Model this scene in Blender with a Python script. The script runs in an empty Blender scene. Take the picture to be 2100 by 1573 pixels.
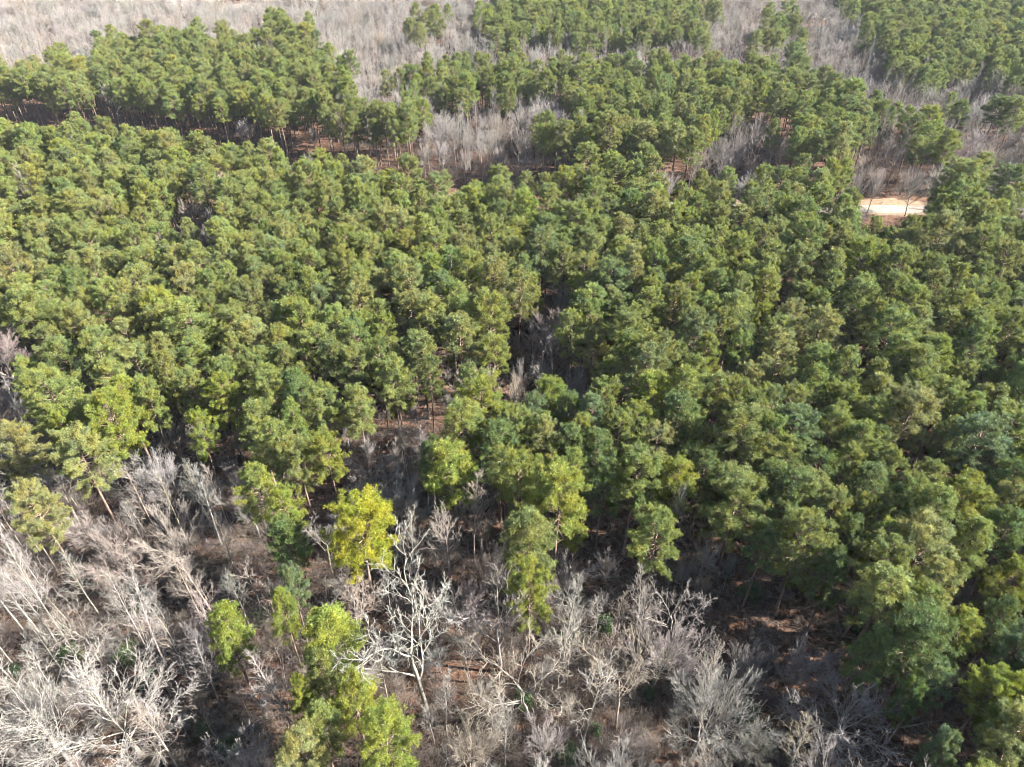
import bpy, math, random
import numpy as np

# ------------------------------------------------------------------ camera, sky, sun, exposure
SC = bpy.context.scene
COL = SC.collection
CAM_H, PITCH, FOC = 80.0, math.radians(37.5), 1459.0       # metres, downward tilt, focal length in photo pixels (2100 wide)
cam = bpy.data.cameras.new('camera')
cam.sensor_width = 36.0
cam.lens = 36.0 * FOC / 2100.0
cam.clip_start, cam.clip_end = 0.5, 9000.0
cam_o = bpy.data.objects.new('camera', cam)
COL.objects.link(cam_o)
cam_o.location = (0, 0, CAM_H)
cam_o.rotation_euler = (math.pi / 2 - PITCH, 0, 0)
SC.camera = cam_o

SUN_EL, SUN_AZ = math.radians(34), math.radians(94)         # azimuth clockwise from +Y: the sun stands off to the +X side
W = bpy.data.worlds.new('World')
SC.world = W
W.use_nodes = True
wn = W.node_tree.nodes
sky = wn.new('ShaderNodeTexSky')
sky.sky_type = 'NISHITA'
sky.sun_disc = False
sky.sun_elevation, sky.sun_rotation = SUN_EL, SUN_AZ
W.node_tree.links.new(sky.outputs[0], wn['Background'].inputs[0])
wn['Background'].inputs[1].default_value = 0.05
sun = bpy.data.lights.new('sun', 'SUN')
sun.energy, sun.angle, sun.color = 5.0, math.radians(0.5), (1.0, 0.965, 0.90)
sun_o = bpy.data.objects.new('sun', sun)
COL.objects.link(sun_o)
sun_o.rotation_euler = (math.pi / 2 - SUN_EL, 0, math.pi - SUN_AZ)
sun_o.location = (200, 0, 150)

SC.view_settings.view_transform = 'Standard'
SC.view_settings.look = 'None'
SC.view_settings.gamma = 1.0
SC.view_settings.use_curve_mapping = False
SC.view_settings.exposure = 2.7
SC.render.engine = 'CYCLES'
cy = SC.cycles
cy.max_bounces, cy.diffuse_bounces, cy.glossy_bounces = 2, 1, 1
cy.transmission_bounces, cy.transparent_max_bounces, cy.volume_bounces = 1, 2, 0
cy.caustics_reflective = cy.caustics_refractive = False
cy.use_denoising = True
cy.denoiser = 'OPENIMAGEDENOISE'
cy.sample_clamp_indirect = 4.0
cy.use_adaptive_sampling = True
cy.adaptive_threshold = 0.025
cy.pixel_filter_type, cy.filter_width = 'BLACKMAN_HARRIS', 1.05
cy.adaptive_min_samples = 24

# ------------------------------------------------------------------ helpers
rng = random.Random(20250)
CP, SP = math.cos(PITCH), math.sin(PITCH)


def proj(x, y, z):
    """World point -> pixel of the 2100 x 1573 photograph (and depth)."""
    dz = z - CAM_H
    dep = y * CP - dz * SP
    if dep < 1:
        return -9999, 9999, dep
    return 1050 + FOC * x / dep, 786.5 - FOC * (y * SP + dz * CP) / dep, dep


def ground_at(px, py, z=0.0):
    """Where the view ray through a photo pixel meets the height z."""
    a, b = (px - 1050) / FOC, (786.5 - py) / FOC
    dx, dy, dz = a, CP + b * SP, -SP + b * CP
    t = (z - CAM_H) / dz
    return dx * t, dy * t


def height_to(y, py):
    """Height at which a vertical standing at distance y reaches photo row py."""
    s = (786.5 - py) / FOC
    return CAM_H + y * (s * CP - SP) / (CP + s * SP)


def gz(x, y):
    return 0.35 * math.sin(x * 0.021 + 1.3) * math.cos(y * 0.017) + 0.25 * math.sin(y * 0.03 + x * 0.012)


def mesh_from(name, verts, faces, mat, smooth=False):
    """verts (n,3), faces list of equally sized index arrays [(m,3) / (m,4)]."""
    me = bpy.data.meshes.new(name)
    v = np.asarray(verts, dtype=np.float32)
    loops, starts, pos = [], [], 0
    for f in faces:
        f = np.asarray(f, dtype=np.int32)
        if not len(f):
            continue
        loops.append(f.ravel())
        starts.append(np.arange(len(f), dtype=np.int32) * f.shape[1] + pos)
        pos += f.size
    loops = np.concatenate(loops)
    starts = np.concatenate(starts)
    me.vertices.add(len(v))
    me.vertices.foreach_set('co', v.ravel())
    me.loops.add(len(loops))
    me.loops.foreach_set('vertex_index', loops)
    me.polygons.add(len(starts))
    me.polygons.foreach_set('loop_start', starts)
    if smooth:
        me.polygons.foreach_set('use_smooth', np.ones(len(starts), dtype=bool))
    me.materials.append(mat)
    me.update(calc_edges=True)
    return me


def link(name, me, parent=None):
    o = bpy.data.objects.new(name, me)
    COL.objects.link(o)
    if parent is not None:
        o.parent = parent
    return o


def tag(o, label=None, cat=None, group=None, kind=None):
    if label:
        o['label'] = label
    if cat:
        o['category'] = cat
    if group:
        o['group'] = group
    if kind:
        o['kind'] = kind
    return o


class Tubes:
    """Collects tapered branches and turns them into one mesh."""

    def __init__(self):
        self.groups = {}

    def add(self, pts, rad, sides):
        self.groups.setdefault((len(pts), sides), []).append((pts, rad))

    def build(self, name, mat):
        V, Q, T, off = [], [], [], 0
        for (n, s), items in self.groups.items():
            P = np.array([i[0] for i in items], dtype=np.float64)          # (m,n,3)
            R = np.array([i[1] for i in items], dtype=np.float64)          # (m,n)
            m = len(items)
            D = np.empty_like(P)
            D[:, 1:-1] = P[:, 2:] - P[:, :-2]
            D[:, 0] = P[:, 1] - P[:, 0]
            D[:, -1] = P[:, -1] - P[:, -2]
            D /= np.linalg.norm(D, axis=2, keepdims=True) + 1e-9
            ref = np.zeros_like(D)
            flat = np.abs(D[:, :1, 2]) > 0.8
            ref[..., 2] = 1.0
            ref[flat[:, 0], :, :] = (1.0, 0.0, 0.0)
            A = np.cross(D, ref)
            A /= np.linalg.norm(A, axis=2, keepdims=True) + 1e-9
            B = np.cross(D, A)
            ang = np.arange(s) * 2 * math.pi / s
            ring = (A[:, :, None, :] * np.cos(ang)[None, None, :, None] + B[:, :, None, :] * np.sin(ang)[None, None, :, None])
            X = P[:, :, None, :] + ring * R[:, :, None, None]
            V.append(X.reshape(-1, 3))
            base = (np.arange(m) * n * s)[:, None, None] + (np.arange(n - 1) * s)[None, :, None]
            k = np.arange(s)[None, None, :]
            k2 = (np.arange(s) + 1) % s
            k2 = k2[None, None, :]
            q = np.stack([base + k, base + k2, base + s + k2, base + s + k], axis=-1).reshape(-1, 4) + off
            Q.append(q)
            off += m * n * s
        return mesh_from(name, np.concatenate(V), [np.concatenate(Q)], mat, smooth=True)


def vadd(a, b, k=1.0):
    return (a[0] + b[0] * k, a[1] + b[1] * k, a[2] + b[2] * k)


def vnorm(a):
    l = math.sqrt(a[0] * a[0] + a[1] * a[1] + a[2] * a[2]) or 1.0
    return (a[0] / l, a[1] / l, a[2] / l)


def vcross(a, b):
    return (a[1] * b[2] - a[2] * b[1], a[2] * b[0] - a[0] * b[2], a[0] * b[1] - a[1] * b[0])


def deflect(d, ang, az):
    """d turned by ang towards azimuth az round itself."""
    u = vnorm(vcross(d, (0, 0, 1) if abs(d[2]) < 0.95 else (1, 0, 0)))
    v = vcross(d, u)
    c, s = math.cos(ang), math.sin(ang)
    e = (u[0] * math.cos(az) + v[0] * math.sin(az), u[1] * math.cos(az) + v[1] * math.sin(az), u[2] * math.cos(az) + v[2] * math.sin(az))
    return vnorm((d[0] * c + e[0] * s, d[1] * c + e[1] * s, d[2] * c + e[2] * s))


# ------------------------------------------------------------------ materials
def new_mat(name):
    m = bpy.data.materials.new(name)
    m.use_nodes = True
    nt = m.node_tree
    for n in list(nt.nodes):
        nt.nodes.remove(n)
    return m, nt, nt.nodes, nt.links


def tint_node(N):
    a = N.new('ShaderNodeAttribute')
    a.attribute_type = 'INSTANCER'
    a.attribute_name = 'tint'
    return a


def leaf_mat(name, spread=0.35, trans=0.35):
    m, nt, N, L = new_mat(name)
    a = tint_node(N)
    tc = N.new('ShaderNodeTexCoord')
    no = N.new('ShaderNodeTexNoise')
    no.inputs['Scale'].default_value = 0.9
    no.inputs['Detail'].default_value = 3.0
    L.new(tc.outputs['Object'], no.inputs['Vector'])
    mr = N.new('ShaderNodeMapRange')
    mr.inputs['From Min'].default_value, mr.inputs['From Max'].default_value = 0.3, 0.7
    mr.inputs['To Min'].default_value, mr.inputs['To Max'].default_value = 1 - spread, 1 + spread
    L.new(no.outputs['Fac'], mr.inputs['Value'])
    mul = N.new('ShaderNodeVectorMath')
    mul.operation = 'SCALE'
    L.new(a.outputs['Vector'], mul.inputs[0])
    L.new(mr.outputs[0], mul.inputs['Scale'])
    no2 = N.new('ShaderNodeTexNoise')
    no2.inputs['Scale'].default_value, no2.inputs['Detail'].default_value = 0.45, 5.0
    mpv = N.new('ShaderNodeMapping')
    mpv.inputs['Location'].default_value = (31, 7, 3)
    L.new(tc.outputs['Object'], mpv.inputs['Vector'])
    L.new(mpv.outputs[0], no2.inputs['Vector'])
    mr2 = N.new('ShaderNodeMapRange')
    mr2.inputs['From Min'].default_value, mr2.inputs['From Max'].default_value = 0.38, 0.66
    L.new(no2.outputs['Fac'], mr2.inputs['Value'])
    hue = N.new('ShaderNodeMix')
    hue.data_type = 'RGBA'
    hue.inputs[6].default_value, hue.inputs[7].default_value = (0.86, 1.0, 1.25, 1), (1.13, 1.03, 0.80, 1)
    L.new(mr2.outputs[0], hue.inputs['Factor'])
    mulh = N.new('ShaderNodeVectorMath')
    mulh.operation = 'MULTIPLY'
    L.new(mul.outputs[0], mulh.inputs[0])
    L.new(hue.outputs[2], mulh.inputs[1])
    mul = mulh
    p = N.new('ShaderNodeBsdfPrincipled')
    p.inputs['Roughness'].default_value = 0.55
    p.inputs['Specular IOR Level'].default_value = 0.35
    L.new(mul.outputs[0], p.inputs['Base Color'])
    t = N.new('ShaderNodeBsdfTranslucent')
    L.new(mul.outputs[0], t.inputs['Color'])
    mx = N.new('ShaderNodeMixShader')
    mx.inputs[0].default_value = trans
    L.new(p.outputs[0], mx.inputs[1])
    L.new(t.outputs[0], mx.inputs[2])
    o = N.new('ShaderNodeOutputMaterial')
    L.new(mx.outputs[0], o.inputs['Surface'])
    return m


def bark_mat(name, dark, light, scale, use_tint=True, rough=0.85):
    m, nt, N, L = new_mat(name)
    tc = N.new('ShaderNodeTexCoord')
    mp = N.new('ShaderNodeMapping')
    mp.inputs['Scale'].default_value = (1, 1, 0.35)
    L.new(tc.outputs['Object'], mp.inputs['Vector'])
    no = N.new('ShaderNodeTexNoise')
    no.inputs['Scale'].default_value = scale
    no.inputs['Detail'].default_value = 4.0
    L.new(mp.outputs[0], no.inputs['Vector'])
    cr = N.new('ShaderNodeValToRGB')
    cr.color_ramp.elements[0].position, cr.color_ramp.elements[1].position = 0.32, 0.66
    cr.color_ramp.elements[0].color = (*dark, 1)
    cr.color_ramp.elements[1].color = (*light, 1)
    L.new(no.outputs['Fac'], cr.inputs['Fac'])
    p = N.new('ShaderNodeBsdfPrincipled')
    p.inputs['Roughness'].default_value = rough
    p.inputs['Specular IOR Level'].default_value = 0.2
    if use_tint:
        a = tint_node(N)
        mul = N.new('ShaderNodeVectorMath')
        mul.operation = 'MULTIPLY'
        L.new(cr.outputs['Color'], mul.inputs[0])
        L.new(a.outputs['Vector'], mul.inputs[1])
        L.new(mul.outputs[0], p.inputs['Base Color'])
    else:
        L.new(cr.outputs['Color'], p.inputs['Base Color'])
    o = N.new('ShaderNodeOutputMaterial')
    L.new(p.outputs[0], o.inputs['Surface'])
    return m


def earth_mat(name, cols, scales, bump=0.4, rough=0.95):
    """cols: three colours mixed by a broad and a fine noise."""
    m, nt, N, L = new_mat(name)
    g = N.new('ShaderNodeNewGeometry')
    n1 = N.new('ShaderNodeTexNoise')
    n1.inputs['Scale'].default_value, n1.inputs['Detail'].default_value = scales[0], 5.0
    n2 = N.new('ShaderNodeTexNoise')
    n2.inputs['Scale'].default_value, n2.inputs['Detail'].default_value, n2.inputs['Roughness'].default_value = scales[1], 8.0, 0.7
    for n in (n1, n2):
        L.new(g.outputs['Position'], n.inputs['Vector'])
    r1 = N.new('ShaderNodeValToRGB')
    r1.color_ramp.elements[0].position, r1.color_ramp.elements[1].position = 0.38, 0.62
    r1.color_ramp.elements[0].color, r1.color_ramp.elements[1].color = (*cols[0], 1), (*cols[1], 1)
    L.new(n1.outputs['Fac'], r1.inputs['Fac'])
    mr = N.new('ShaderNodeMapRange')
    mr.inputs['From Min'].default_value, mr.inputs['From Max'].default_value = 0.42, 0.62
    L.new(n2.outputs['Fac'], mr.inputs['Value'])
    mx = N.new('ShaderNodeMix')
    mx.data_type = 'RGBA'
    L.new(mr.outputs[0], mx.inputs['Factor'])
    L.new(r1.outputs['Color'], mx.inputs[6])
    mx.inputs[7].default_value = (*cols[2], 1)
    p = N.new('ShaderNodeBsdfPrincipled')
    p.inputs['Roughness'].default_value = rough
    p.inputs['Specular IOR Level'].default_value = 0.15
    L.new(mx.outputs[2], p.inputs['Base Color'])
    b = N.new('ShaderNodeBump')
    b.inputs['Strength'].default_value, b.inputs['Distance'].default_value = bump, 0.25
    L.new(n2.outputs['Fac'], b.inputs['Height'])
    L.new(b.outputs[0], p.inputs['Normal'])
    o = N.new('ShaderNodeOutputMaterial')
    L.new(p.outputs[0], o.inputs['Surface'])
    return m


M_NEEDLE = leaf_mat('pine_needles', 0.35, 0.35)
M_LEAF = leaf_mat('evergreen_leaves', 0.3, 0.25)
M_PBARK = bark_mat('pine_bark', (0.07, 0.05, 0.04), (0.22, 0.15, 0.11), 3.0, False)
M_BARK = bark_mat('hardwood_bark', (0.11, 0.10, 0.088), (0.30, 0.275, 0.245), 2.2)
M_TWIG = bark_mat('twig_bark', (0.165, 0.154, 0.145), (0.26, 0.244, 0.231), 0.5)
M_LITTER = earth_mat('leaf_litter', ((0.095, 0.048, 0.030), (0.15, 0.080, 0.047), (0.035, 0.023, 0.018)), (0.12, 1.7))
M_CLAY = earth_mat('clay_verge', ((0.21, 0.14, 0.085), (0.24, 0.17, 0.115), (0.13, 0.085, 0.055)), (0.10, 0.9), 0.25)
M_SAND = earth_mat('sandy_road', ((0.21, 0.18, 0.15), (0.25, 0.22, 0.19), (0.16, 0.13, 0.10)), (0.15, 0.8), 0.15)

# ------------------------------------------------------------------ the ground and the road
ROAD = [(-330, 262), (-230, 250), (-150, 238), (-88, 221), (-45, 205), (-10, 193), (25, 187), (65, 183), (110, 181), (170, 179), (260, 172), (400, 160)]


def road_y(x):
    for (x0, y0), (x1, y1) in zip(ROAD, ROAD[1:]):
        if x0 <= x <= x1:
            t = (x - x0) / (x1 - x0)
            return y0 + (y1 - y0) * t
    return ROAD[0][1] if x < ROAD[0][0] else ROAD[-1][1]


def build_ground():
    xs = np.concatenate([[-6000, -3000, -1500, -900], np.arange(-600, 601, 7.5), [900, 1500, 3000, 6000]])
    ys = np.concatenate([[-3000, -1200, -500, -200], np.arange(-60, 681, 7.5), [900, 1500, 3000, 8000]])
    nx, ny = len(xs), len(ys)
    V = [(x, y, gz(x, y) if abs(x) <= 600 and -60 <= y <= 680 else 0.0) for y in ys for x in xs]
    i = np.arange(nx - 1)[None, :] + (np.arange(ny - 1) * nx)[:, None]
    F = np.stack([i, i + 1, i + 1 + nx, i + nx], axis=-1).reshape(-1, 4)
    tag(link('forest_floor', mesh_from('forest_floor', V, [F], M_LITTER, True)), 'brown leaf litter and pine straw on the forest floor', 'ground', kind='structure')

    def strip(name, mat, near, far, dz, wob, label, x0=-330, x1=400):
        r = random.Random(5)
        V, F = [], []
        n = int((x1 - x0) / 2.5)
        wa = wb = 0.0
        for k in range(n + 1):
            x = x0 + (x1 - x0) * k / n
            wa = 0.8 * wa + r.uniform(-1, 1) * wob
            wb = 0.8 * wb + r.uniform(-1, 1) * wob
            y = road_y(x)
            for j in range(7):
                t = j / 6
                yy = y + (-near + wa) * (1 - t) + (far + wb) * t
                V.append((x, yy, gz(x, yy) + dz + 0.05 * math.sin(t * math.pi)))
            if k:
                b = len(V) - 14
                for j in range(6):
                    F.append((b + j, b + 7 + j, b + 8 + j, b + 1 + j))
        tag(link(name, mesh_from(name, V, [F], mat, True)), label, 'road' if 'road' == name[-4:] else 'verge', kind='structure')
    strip('road_verge', M_CLAY, 4.0, 5.5, 0.03, 1.0, 'orange clay verge along the sandy road through the pines', 58)
    strip('sandy_road', M_SAND, 2.4, 2.4, 0.09, 0.12, 'pale sandy dirt road crossing behind the dense pine stand', 14)
    r = random.Random(8)
    for px, py, rx, ry in CLEARINGS:
        cx, cyy = ground_at(px, py)
        V, F = [(cx, cyy, gz(cx, cyy) + 0.1)], []
        for k in range(40):
            a = k * math.pi / 20
            q = 1 + 0.18 * math.sin(3 * a + px) + r.uniform(-0.07, 0.07)
            x, y = cx + rx * q * math.cos(a), cyy + ry * q * math.sin(a)
            V.append((x, y, gz(x, y) + 0.06))
            F.append((0, 1 + k, 1 + (k + 1) % 40))
        o = link('sandy_clearing', mesh_from('sandy_clearing', V, [F], M_SAND, True))
        tag(o, 'pale bare patch of sandy ground among the far bare trees', 'clearing', 'far sandy clearings', 'structure')


CLEARINGS = [(515, 16, 16, 16), (1722, 34, 22, 12), (2070, 74, 34, 9), (1010, 4, 14, 12)]
build_ground()


# ------------------------------------------------------------------ tree prototypes
class Proto:
    """Meshes of one tree: parts = [(part name, mesh)], height and crown width as modelled."""

    def __init__(self, kind, parts, h, w):
        self.kind, self.parts, self.h, self.w = kind, parts, h, w


def pine_proto(seed, H, R, cb, limbs, open_=0.0, top_round=0.65, lean=0.0):
    r = random.Random(seed)
    nr = np.random.RandomState(seed)
    trunk, br = Tubes(), Tubes()
    n = 12
    dx, dy = r.uniform(-lean, lean), r.uniform(-lean, lean)
    ph = r.uniform(0, 6)
    axis = lambda t: (dx * t * t * H + 0.12 * math.sin(t * 5 + ph), dy * t * t * H + 0.12 * math.cos(t * 4 + ph), t * H * 0.97)
    r0 = 0.0115 * H
    trunk.add([axis(i / (n - 1)) for i in range(n)], [r0 * (1.0 - 0.85 * (i / (n - 1)) ** 1.2) + (0.06 if i == 0 else 0) for i in range(n)], 7)
    for k in range(9):                                                       # dead stubs under the crown
        t = r.uniform(0.25, cb)
        p = axis(t)
        a = r.uniform(0, 6.28)
        l = r.uniform(0.5, 1.8)
        d = (math.cos(a), math.sin(a), r.uniform(-0.2, 0.3))
        br.add([p, vadd(p, d, l * 0.5), vadd(vadd(p, d, l), (0, 0, -0.12))], [0.035, 0.025, 0.01], 3)
    cent, axs = [], []
    az = r.uniform(0, 6.28)
    lobes = [(r.uniform(0, 6.28), r.uniform(0.0, 1.0), r.uniform(-0.35, 0.3)) for _ in range(5)]
    limbs = int(limbs * 1.25)
    for i in range(limbs):
        u = (i + r.random()) / limbs
        t = cb + (0.985 - cb) * u ** 0.9
        az += 2.399 + r.uniform(-0.5, 0.5)
        if r.random() < open_ and u < 0.8:
            continue
        prof = (1 - u ** 2.4) ** (top_round * 0.9) * (0.66 + 0.34 * min(1, u / 0.3))
        for la, lu, lk in lobes:
            prof *= 1 + lk * math.exp(-((u - lu) / 0.25) ** 2) * max(0, math.cos(az - la))
        Lb = R * prof * r.uniform(0.78, 1.08) + 0.25
        p = axis(t)
        el = -0.12 + 0.75 * u + r.uniform(-0.18, 0.18)
        d = (math.cos(az) * math.cos(el), math.sin(az) * math.cos(el), math.sin(el))
        pts, rad, dd = [p], [0.02 + 0.018 * Lb], d
        for s in range(1, 6):
            dd = vnorm((dd[0] + r.uniform(-0.14, 0.14), dd[1] + r.uniform(-0.14, 0.14), dd[2] + r.uniform(-0.06, 0.16)))
            pts.append(vadd(pts[-1], dd, Lb / 5))
            rad.append((0.02 + 0.018 * Lb) * (1 - s / 5.6))
        br.add(pts, rad, 4)
        nb = max(4, int(Lb * 4.6))
        for b in range(nb):
            f = 0.28 + 0.72 * (b + r.random()) / nb
            k = min(4, int(f * 5))
            q = vadd(pts[k], (pts[k + 1][0] - pts[k][0], pts[k + 1][1] - pts[k][1], pts[k + 1][2] - pts[k][2]), f * 5 - k)
            bd = deflect(dd, r.uniform(0.5, 1.15) * (1.15 - 0.6 * f), r.uniform(0, 6.28))
            bd = vnorm((bd[0], bd[1], bd[2] * 0.8 + 0.22))
            bl = r.uniform(0.35, 0.95) * (0.45 + 0.22 * Lb) * (1.15 - 0.45 * f)
            e = vadd(q, bd, bl)
            br.add([q, vadd(vadd(q, bd, bl * 0.5), (0, 0, -0.03)), e], [0.018, 0.013, 0.008], 3)
            nt_ = 2 + int(bl * 1.6)
            for c in range(nt_):
                g = 1 - 0.6 * c / nt_
                jit = 0.19
                cent.append((q[0] + (e[0] - q[0]) * g + r.gauss(0, jit), q[1] + (e[1] - q[1]) * g + r.gauss(0, jit), q[2] + (e[2] - q[2]) * g + abs(r.gauss(0, jit))))
                axs.append((bd[0] * 0.8, bd[1] * 0.8, bd[2] * 0.6 + 0.45))
        for c in range(3):
            cent.append(tuple(v + r.gauss(0, 0.12) for v in pts[-1]))
            axs.append((dd[0], dd[1], dd[2] + 0.4))
    top = axis(1.0)
    for c in range(6):
        cent.append((top[0] + r.gauss(0, 0.15), top[1] + r.gauss(0, 0.15), top[2] + r.uniform(-0.5, 0.3)))
        axs.append((0, 0, 1))
    C, A = np.array(cent), np.array(axs)
    m, nb = len(C), 30
    D = nr.normal(size=(m, nb, 3))
    D /= np.linalg.norm(D, axis=2, keepdims=True)
    D = D * 1.0 + A[:, None, :] * 0.5
    D /= np.linalg.norm(D, axis=2, keepdims=True)
    S = np.cross(D, nr.normal(size=(m, nb, 3)))
    S /= np.linalg.norm(S, axis=2, keepdims=True)
    Ln = nr.uniform(0.26, 0.48, size=(m, nb, 1))
    Wd = nr.uniform(0.011, 0.021, size=(m, nb, 1))
    base = C[:, None, :] + D * 0.03
    tip = C[:, None, :] + D * Ln
    tip[..., 2] -= 0.02
    mid = (base + tip) * 0.5
    V = np.stack([base, mid + S * Wd, tip, mid - S * Wd], axis=2).reshape(-1, 3)
    F = np.arange(m * nb * 4).reshape(-1, 4)
    crown = mesh_from('pine_crown', V, [F], M_NEEDLE)
    w = 2 * np.percentile(np.hypot(C[:, 0] - C[:, 0].mean(), C[:, 1] - C[:, 1].mean()), 95) + 0.3
    return Proto('pine', [('trunk', trunk.build('pine_trunk', M_PBARK)), ('branches', br.build('pine_branches', M_PBARK)), ('crown', crown)], H, w)


def grow(r, p, d, L, rad, lvl, spec, out, limb):
    s = spec[lvl]
    n = s['n']
    pts, rr = [p], [rad]
    dd = d
    st = L / n
    end = s.get('end', 0.35)
    for i in range(1, n + 1):
        dd = vnorm((dd[0] + r.gauss(0, s['w']), dd[1] + r.gauss(0, s['w']), dd[2] + r.gauss(0, s['w'] * 0.7) + s['up']))
        pts.append(vadd(pts[-1], dd, st))
        rr.append(rad * (1 - (1 - end) * i / n))
    out.append((lvl, limb, pts, rr))
    if lvl + 1 >= len(spec):
        return
    c = spec[lvl + 1]
    k = max(2, int(c['k'] * r.uniform(0.8, 1.2) * (min(1.25, 0.35 + L / s['L']) if 'L' in s else 1)))
    az = r.uniform(0, 6.28)
    for i in range(k):
        t = c['t0'] + (0.99 - c['t0']) * (i + r.random()) / k
        j = min(n - 1, int(t * n))
        f = t * n - j
        a, b = pts[j], pts[j + 1]
        q = (a[0] + (b[0] - a[0]) * f, a[1] + (b[1] - a[1]) * f, a[2] + (b[2] - a[2]) * f)
        loc = vnorm((b[0] - a[0], b[1] - a[1], b[2] - a[2]))
        az += 2.399 + r.uniform(-0.7, 0.7)
        ang = c['a'] * r.uniform(0.65, 1.3)
        cd = deflect(loc, ang, az)
        cl = L * c['r'] * r.uniform(0.65, 1.25) * (1 - c.get('tip', 0.35) * t)
        cr = max(c['min'], (rr[j] + (rr[j + 1] - rr[j]) * f) * c.get('rr', 0.6))
        grow(r, q, cd, cl, cr, lvl + 1, spec, out, limb if lvl > 0 else i)


def bare_proto(seed, kind, H, trunk_t, limbs, limb_len, limb_ang, spec, r0, split_trunk=True, lean=0.02, wander=0.05):
    """A leafless tree: a trunk to trunk_t of the height, limbs leaving it, branches and twigs on the limbs."""
    r = random.Random(seed)
    Ht = H * trunk_t
    n = 9
    p, d = (0, 0, 0), vnorm((r.uniform(-lean, lean), r.uniform(-lean, lean), 1))
    pts, rr = [p], [r0 * 1.25]
    for i in range(1, n + 1):
        d = vnorm((d[0] + r.gauss(0, wander), d[1] + r.gauss(0, wander), d[2] + 0.08))
        pts.append(vadd(pts[-1], d, Ht / n))
        rr.append(r0 * (1 - (0.35 if split_trunk else 0.82) * i / n))
    trunk = Tubes()
    trunk.add(pts, rr, 7)
    out = []
    az = r.uniform(0, 6.28)
    t0 = limbs['t0']
    caps = cap_dirs(limbs['k'], limbs['cap'], r) if 'cap' in limbs else None
    for i in range(limbs['k']):
        u = (i + r.random() * 0.8) / limbs['k']
        t = t0 + (1.0 - t0) * u if not (split_trunk and i >= limbs['k'] - limbs.get('top', 3)) else 1.0
        t = min(t, 0.999)
        j = min(n - 1, int(t * n))
        f = t * n - j
        a, b = pts[j], pts[j + 1]
        q = (a[0] + (b[0] - a[0]) * f, a[1] + (b[1] - a[1]) * f, a[2] + (b[2] - a[2]) * f)
        az += 2.399 + r.uniform(-0.4, 0.4)
        if 'cap' in limbs:
            ang, az = caps[limbs['k'] - 1 - i]
        else:
            ang = limb_ang(u, r)
        dd = deflect(vnorm((b[0] - a[0], b[1] - a[1], b[2] - a[2])), ang, az)
        ll = limb_len(u, r) * H
        grow(r, q, dd, ll, max(0.03, rr[j] * limbs.get('rr', 0.62) * 0.8), 0, spec, out, i)
    parts = [('trunk', trunk.build(kind + '_trunk', M_BARK))]
    nl = len(spec)
    twig_from = max(1, nl - 2)
    limbset = {}
    tw = Tubes()
    sides = {0: 5, 1: 4}
    zmax, ext = 0, []
    for lvl, limb, pp, rad in out:
        zmax = max(zmax, pp[-1][2])
        ext.append(math.hypot(pp[-1][0], pp[-1][1]))
        if lvl >= twig_from:
            tw.add(pp, rad, 3)
        else:
            limbset.setdefault(limb if limbs['k'] <= 12 else 0, Tubes()).add(pp, rad, sides.get(lvl, 3))
    nm = 'limb' if limbs['k'] <= 12 else 'branches'
    for k in sorted(limbset):
        parts.append((nm, limbset[k].build(kind + '_' + nm, M_BARK)))
    parts.append(('twigs', tw.build(kind + '_twigs', M_TWIG)))
    return Proto(kind, parts, zmax, 2 * float(np.percentile(ext, 92)))


def S(n, w, up, k=0, r=0.5, a=0.7, t0=0.25, mn=0.02, end=0.4, rr=0.6, tip=0.35):
    return dict(n=n, w=w, up=up, k=k, r=r, a=a, t0=t0, min=mn, end=end, rr=rr, tip=tip)


PINES = [pine_proto(101, 19.0, 3.2, 0.50, 44), pine_proto(102, 18.0, 2.9, 0.53, 40), pine_proto(103, 20.0, 3.6, 0.52, 46, 0.06),
         pine_proto(104, 17.0, 3.0, 0.48, 40, 0.08, 0.7), pine_proto(105, 19.5, 2.6, 0.54, 38, 0.0, 0.7), pine_proto(106, 21.0, 3.9, 0.50, 50, 0.12),
         pine_proto(107, 18.5, 3.2, 0.57, 36, 0.04, 0.5, 0.02), pine_proto(108, 16.0, 2.5, 0.42, 40, 0.0, 0.8), pine_proto(109, 22.0, 4.1, 0.44, 54, 0.2, 0.62),
         pine_proto(110, 18.0, 3.0, 0.50, 34, 0.22, 0.6, 0.03), pine_proto(111, 20.0, 3.3, 0.58, 40, 0.1, 0.45, 0.03), pine_proto(112, 17.5, 2.8, 0.46, 42, 0.0, 0.9)]

# straight: a tall single stem with rising side branches
STRAIGHT = []
for sd, H, w in ((201, 19, 0.17), (202, 18, 0.22), (203, 20, 0.2), (204, 16, 0.24)):
    STRAIGHT.append(bare_proto(sd, 'straight', H, 0.98, dict(k=26, t0=0.38, rr=0.34), lambda u, r, w=w: (w * (1.0 - 0.72 * u)) * r.uniform(0.7, 1.2) * 1.25,
                               lambda u, r: 0.85 - 0.4 * u + r.uniform(-0.15, 0.15),
                               [S(5, 0.10, 0.14, end=0.3), S(4, 0.12, 0.10, 7, 0.46, 0.75, 0.2, 0.017), S(2, 0.14, 0.06, 5, 0.5, 0.7, 0.2, 0.011)], 0.16, False, 0.03, 0.02))
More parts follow.
